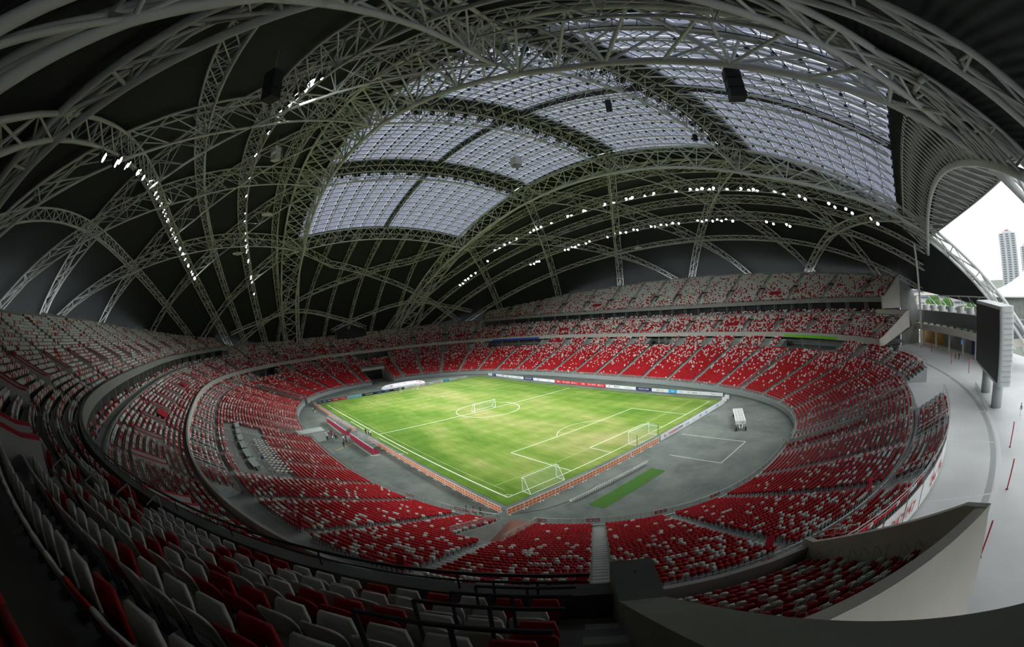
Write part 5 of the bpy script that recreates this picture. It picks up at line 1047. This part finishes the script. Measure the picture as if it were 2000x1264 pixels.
# green fascia and strip painted for blue lights on the far middle parapet
for (a, b_, mt_, lab, z0, z1) in [(w_near(84, 62, 31), w_near(63, 71.5, 31), greenb, 'lime green fascia board under the far middle tier', 12.5, 13.3), (w_near(-58, 74, 31), w_near(-82, 63, 31), blueb, 'dark blue strip painted as blue lights under the middle tier at the far corner', 12.3, 13.2)]:
    M_ = MB(); sweep(M_, [(29.5, z0), (29.5, z1), (29.57, z1), (29.57, z0)], wrange(a, b_, 2)); tag(M_.build('fascia_strip', mt_), lab, 'banner')
for a, b_ in RECESS:
    for k in range(3): w_ = a+((b_-a) % LW)*(k+0.7)/3.4; M_ = MB(); M_.lathe([(0.3, 9.2), (0.3, 12.6)], 8, rad(w_, 32.2, 0)); M_.build('concourse_column', concrete, mid)
# ------------------------------------------------------------------ press desks on the left lower stand
wp0 = PRESS[0]
for k in range(6):
    w_ = wp0+3+k*6.2; s, z = 19.6, LOW[23][1]; p = rad(w_, s, z); bx, by, nx, ny, kk = bw(w_); an = math.atan2(float(ny), float(nx)); t_ = thing('press_table', f'long grey press table in the left lower stand, {ORD[k]} from the far end', 'table', p, an)
    MB().box((0, 0, 0.74), (1.1, 5.4, 0.05)).build('tabletop', tabm, t_, local=True); MB().box((-0.5, 0, 0.4), (0.04, 5.4, 0.66)).build('modesty_panel', redp if k < 3 else tabm, t_, local=True)
    for a, c in ((-0.45, -2.6), (0.45, -2.6), (-0.45, 2.6), (0.45, 2.6)): MB().box((a, c, 0.36), (0.05, 0.05, 0.72)).build('leg', galv, t_, local=True)
dtop, dleg = MB().box((0, 0, 0.72), (0.45, 0.6, 0.03)).mesh('desk_top', whitep), MB().box((0, 0, 0.35), (0.05, 0.05, 0.7)).mesh('stem', galv)
for r_ in range(4):
    s, z = LOW[16+r_*1][0]+0.3, LOW[16+r_][1]
    for k in range(14):
        w_ = wp0+14+k*1.75+r_*0.2; p = rad(w_, s, z); bx, by, nx, ny, kk = bw(w_); t_ = thing('press_desk', f'small white press desk among red seats, {ORD[r_]} row, {ORD[k]} from the far end', 'desk', p, math.atan2(float(ny), float(nx)), 'small press desks'); link('desk_top', dtop, t_); link('stem', dleg, t_)
        b2 = link('backrest', PROTO[False][0] if (k+r_) % 3 else PROTO[True][0], t_, (0.45, 0, 0), PI/2)
# ------------------------------------------------------------------ people (one skinned mesh per pose)
skinm, hairm = mat('skin', (0.42, 0.25, 0.17), 0.6), mat('dark_hair', (0.015, 0.012, 0.01), 0.7)
cloth = {n: mat('cloth_'+n, c, 0.85) for n, c in {'white': (0.72, 0.72, 0.72), 'black': (0.015, 0.015, 0.018), 'navy': (0.02, 0.03, 0.09), 'yellow': (0.80, 0.52, 0.02), 'red': (0.6, 0.05, 0.03), 'grey': (0.30, 0.31, 0.33), 'green': (0.04, 0.16, 0.07), 'khaki': (0.30, 0.25, 0.16)}.items()}
hm = MB(); hm.lathe([(0.092, -0.02), (0.10, 0.05), (0.085, 0.10), (0.03, 0.125)], 10); hair_me = hm.mesh('hair', hairm, True)
PM = {}
def person(loc, rz, pose, top_, bot_, label, sc_=1.0):
    key = (pose, top_, bot_)
    if key not in PM:
        me = BOD[pose][0].copy(); h = BOD[pose][1]; me.materials.clear()
        for q in (skinm, cloth[top_], cloth[bot_], cloth['black']): me.materials.append(q)
        for p in me.polygons:
            z = p.center.z; x = abs(p.center.x)
            if z > h+0.555: mi_ = 0
            elif z < 0.09: mi_ = 3
            elif pose != 'sit' and z < h+0.03: mi_ = 0 if (x > 0.18 and z > h-0.2) else 2
            elif pose == 'sit' and (z < h-0.06 or (p.center.y > 0.2 and z < h+0.08)): mi_ = 2
            else: mi_ = 0 if (pose == 'sit' and p.center.y > 0.42 and z > h) else 1
            p.material_index = mi_
        me.polygons.foreach_set('use_smooth', [True]*len(me.polygons)); PM[key] = me
    h = BOD[pose][1]; lean = {'stand': 0.0, 'walk': 0.04, 'sit': 0.12}[pose]
    o = tag(link('person', PM[key], None, loc, rz), label, 'person'); o.scale = (sc_,)*3; link('hair', hair_me, o, (0, lean+0.035, h+0.755)); return o
pl_list = [(-8.6, -45.2, 'white', 'navy'), (-7.6, -44.6, 'black', 'black'), (-6.9, -46.4, 'white', 'black'), (-5.6, -45.3, 'red', 'navy'), (-4.7, -46.6, 'white', 'black'), (-3.4, -44.4, 'khaki', 'black'), (-2.6, -44.9, 'black', 'black'), (-1.6, -44.2, 'grey', 'khaki'), (-1.9, -45.9, 'white', 'navy'), (0.4, -43.6, 'white', 'black'), (1.0, -43.2, 'navy', 'navy')]
for i, (x, y, a, b_) in enumerate(pl_list): person((x, y, 0), random.uniform(-3, 3), 'stand' if i % 3 else 'walk', a, b_, f'person in {a} top by the players tunnel, {ORD[i]} from the far end')
person((5.6, -45.2, 0), 1.2, 'walk', 'black', 'black', 'person all in black walking across the yellow floor tape'); person((0.2, -36.3, 0.0), -1.0, 'stand', 'white', 'black', 'person in white shirt at the halfway touchline, right of three'); person((-0.9, -36.4, 0.0), -1.3, 'stand', 'grey', 'navy', 'person in grey shirt at the halfway touchline, middle of three'); person((-2.2, -36.7, 0.0), 0.5, 'stand', 'black', 'black', 'person in black at the halfway touchline, left of three'); person((-3.0, -39.0, 0.0), 0.5, 'walk', 'navy', 'navy', 'person in navy walking between the two team benches')
person((82.3, 4.6, 0), 1.9, 'stand', 'yellow', 'black', 'steward in yellow vest at the right-hand gap of the lower stand'); person((-60.4, -38.3, 0), 0.2, 'stand', 'yellow', 'black', 'steward in yellow vest at the far left corner of the pitch'); person((-44, -41.5, 0), 0.2, 'stand', 'white', 'black', 'person in white top on the floor beyond the team benches, left one'); person((-42, -41.2, 0), 0.4, 'stand', 'black', 'white', 'person in black top on the floor beyond the team benches, right one')
person((121.6, 44.9, 9.2), 2.6, 'stand', 'red', 'black', 'person in red vest on the deck outside the blue doors'); person((122.6, 44.2, 9.2), 2.2, 'stand', 'black', 'black', 'person in black beside the red-vested one outside the blue doors'); person((127.5, -3.6, 9.2), 2.0, 'walk', 'grey', 'white', 'person in grey walking at the right edge of the deck')
for k, (dw, s, c) in enumerate([(3.5, 20.6, 'black'), (4.6, 20.6, 'navy'), (16.0, 20.6, 'black'), (18.2, 20.6, 'black'), (20.0, 20.6, 'grey'), (21.6, 20.6, 'black'), (29.5, 17.4, 'navy')]):
    w_ = wp0+dw; p = rad(w_, s, LOW[24][1] if s > 18 else LOW[20][1]); bx, by, nx, ny, kk = bw(w_); person(p, math.atan2(-float(ny), -float(nx))-PI/2, 'sit', c, 'navy', f'journalist in {c} seated at the press tables, {ORD[k]} from the far end')
for k, (x, y, c) in enumerate([(54.9, -43.0, 'black'), (55.9, -42.5, 'red'), (56.8, -42.0, 'black')]): person((x, y, 1.2), -0.9, 'sit', c, 'black', f'person in {c} seated beside the near corner ramp, {ORD[k]} from the left')
# ------------------------------------------------------------------ outside world at the open end
gr = MB(); n = 64; gr.add([(DX+148*math.cos(2*PI*j/n), 148*math.sin(2*PI*j/n), 6.0) for j in range(n)]+[(2200*math.cos(2*PI*j/n), 2200*math.sin(2*PI*j/n), 6.0) for j in range(n)], [(j, (j+1) % n, n+(j+1) % n, n+j) for j in range(n)])
tag(gr.build('floor', mat('city_ground', (0.22, 0.24, 0.20), 0.9, var=0.3, scale=0.01)), 'hazy city ground outside the stadium', None, kind='structure')
def polar(az, d, z): a = math.radians(az); return (CAM.x+d*math.cos(a), CAM.y+d*math.sin(a), z)
twm, twg = mat('tower_render', (0.62, 0.62, 0.62), 0.8), mat('tower_window', (0.16, 0.20, 0.26), 0.2)
def tower(az, d, w_, dp, floors, label, rz):
    p = polar(az, d, 6.0); H = floors*3.0; t_ = thing('apartment_tower', label, 'building', p, rz)
    MB().box((0, 0, H/2), (w_, dp, H)).build('shaft', twm, t_, local=True); MB().box((0, 0, H+1.5), (w_*0.6, dp*0.6, 3.0)).build('penthouse', twm, t_, local=True); MB().box((0, 0, H+4.0), (w_*0.25, dp*0.25, 2.4)).build('roof_tank', mat('roof_tile', (0.45, 0.25, 0.2), 0.8), t_, local=True)
    for x_ in (-w_/2, -w_/6, w_/6, w_/2): MB().box((x_*0.96, -dp/2-0.5, H/2), (w_*0.06, 1.2, H)).build('pier', twm, t_, local=True)
    wm = MB().box((0, 0, 0), (w_*0.17, 0.3, 1.7)).mesh('window', twg); wm2 = MB().box((0, 0, 0), (0.3, dp*0.2, 1.7)).mesh('window', twg)
    for f in range(floors):
        for x_ in (-w_/3, 0, w_/3): link('window', wm, t_, (x_*0.98, -dp/2-0.12, f*3.0+1.6))
        for y_ in (-dp/4, dp/4):
            for sx_ in (-1, 1): link('window', wm2, t_, (sx_*(w_/2+0.05), y_, f*3.0+1.6))
tower(71.7, 690, 32, 20, 25, 'pale grey apartment tower beyond the open end', -0.35)
tower(69.0, 760, 22, 18, 20, 'second apartment tower cut by the right edge', -0.2)
# tensile white roof and low hall
p = polar(67.8, 300, 6.0); t_ = thing('tent_roof_hall', 'white peaked tent roof over a low grey hall at the right edge', 'building', p)
M_ = MB(); M_.lathe([(48, 11), (40, 12.5), (26, 16), (14, 21), (5, 27), (1, 31)], 24, p[:2]+(6,)); M_.build('tent_roof', mat('tent_fabric', (0.80, 0.80, 0.80), 0.8), t_, smooth=True); M_ = MB(); M_.lathe([(45, 0), (45, 11.2)], 24, p[:2]+(6,)); M_.build('hall_wall', concrete, t_)
random.seed(11)
for k, (az, d) in enumerate([(80, 210), (82.5, 240), (85, 225), (87, 250), (89, 230), (91, 260), (78, 260), (84, 300), (93, 250)]):
    p = polar(az, d, 6.0); t_ = thing('roadside_tree', f'rounded green tree seen through the gap under the roof, {ORD[k]}', 'tree', p); R = random.uniform(4.5, 7)
    MB().path([(p[0], p[1], 6), (p[0], p[1], 11)], [0.5, 0.35], 6).build('trunk', barkm, t_); M_ = MB()
    for q in range(9): c = (p[0]+random.uniform(-R, R)*0.55, p[1]+random.uniform(-R, R)*0.55, 12+random.uniform(-1.5, 3.5)); rr_ = R*random.uniform(0.4, 0.62); M_.lathe([(rr_*0.3, -rr_*0.9), (rr_*0.85, -rr_*0.5), (rr_, 0), (rr_*0.8, rr_*0.55), (rr_*0.3, rr_*0.9)], 8, c)
    M_.build('crown', leafm, t_)
for k, (az, d, w_, h_) in enumerate([(81, 330, 60, 12), (88, 340, 70, 16), (94, 330, 50, 10)]):
    p = polar(az, d, 6.0); t_ = thing('distant_block', f'pale low building seen under the roof edge, {ORD[k]} from the right', 'building', p, math.radians(az)+PI/2); MB().box((0, 0, h_/2), (w_, 20, h_)).build('block', cream, t_, local=True); wm = MB().box((0, 0, 0), (w_*0.9, 0.4, 1.4)).mesh('window_band', twg)
    for q in range(int(h_/4)): link('window_band', wm, t_, (0, 10.1, 2.2+q*4)); link('window_band', wm, t_, (0, -10.1, 2.2+q*4))

# ------------------------------------------------------------------ red stand signs and raked divider fences
for k, dj in enumerate((0, -1, -2, -3, 1, 2, 3)):
    w_ = AISLES[dj % NA]-1.1; p = rad(w_, 23.6, LOW[-1][1]); bx, by, nx, ny, kk = bw(w_); t_ = thing('stand_sign', f'red upright sign above the lower rows, {["beside the wide near aisle", "at the aisle by the near ramp", "one aisle past the near ramp", "two aisles past the near ramp", "one aisle towards the open end", "two aisles towards the open end", "three aisles towards the open end"][k]}', 'sign', p, math.atan2(float(ny), float(nx)))
    MB().box((0, 0, 1.15), (0.05, 0.75, 1.1)).build('plate', redp, t_, local=True)
    for y_ in (-0.3, 0.3): MB().box((0, y_, 0.3), (0.05, 0.05, 0.6)).build('leg', galv, t_, local=True)
for (x_, y_, s0, s1, lab) in [(59, 46.5, 1.0, 23.5, 'long raked glass fence dividing the far corner of the lower tier'), (82.4, 9.5, 9.0, 24.0, 'raked glass fence dividing the open-end seats beside the gate')]:
    w_ = w_near(x_, y_, 0); t_ = thing('divider_fence', lab, 'fence', rad(w_, s0, 1.2)); ss = np.linspace(s0, s1, 14); zz = 1.2+0.285*(ss-1.0)/0.8
    M_ = MB(); M_.path([rad(w_, q, z+1.3) for q, z in zip(ss, zz)], 0.04, 5); M_.build('top_rail', galv, t_)
    for q, z in zip(ss, zz): MB().tube(rad(w_, q, z), rad(w_, q, z+1.3), 0.035, 5).build('post', galv, t_)
    for i in range(13): MB().quad(rad(w_, ss[i], zz[i]+0.15), rad(w_, ss[i+1], zz[i+1]+0.15), rad(w_, ss[i+1], zz[i+1]+1.2), rad(w_, ss[i], zz[i]+1.2)).build('glass_pane', glass, t_)
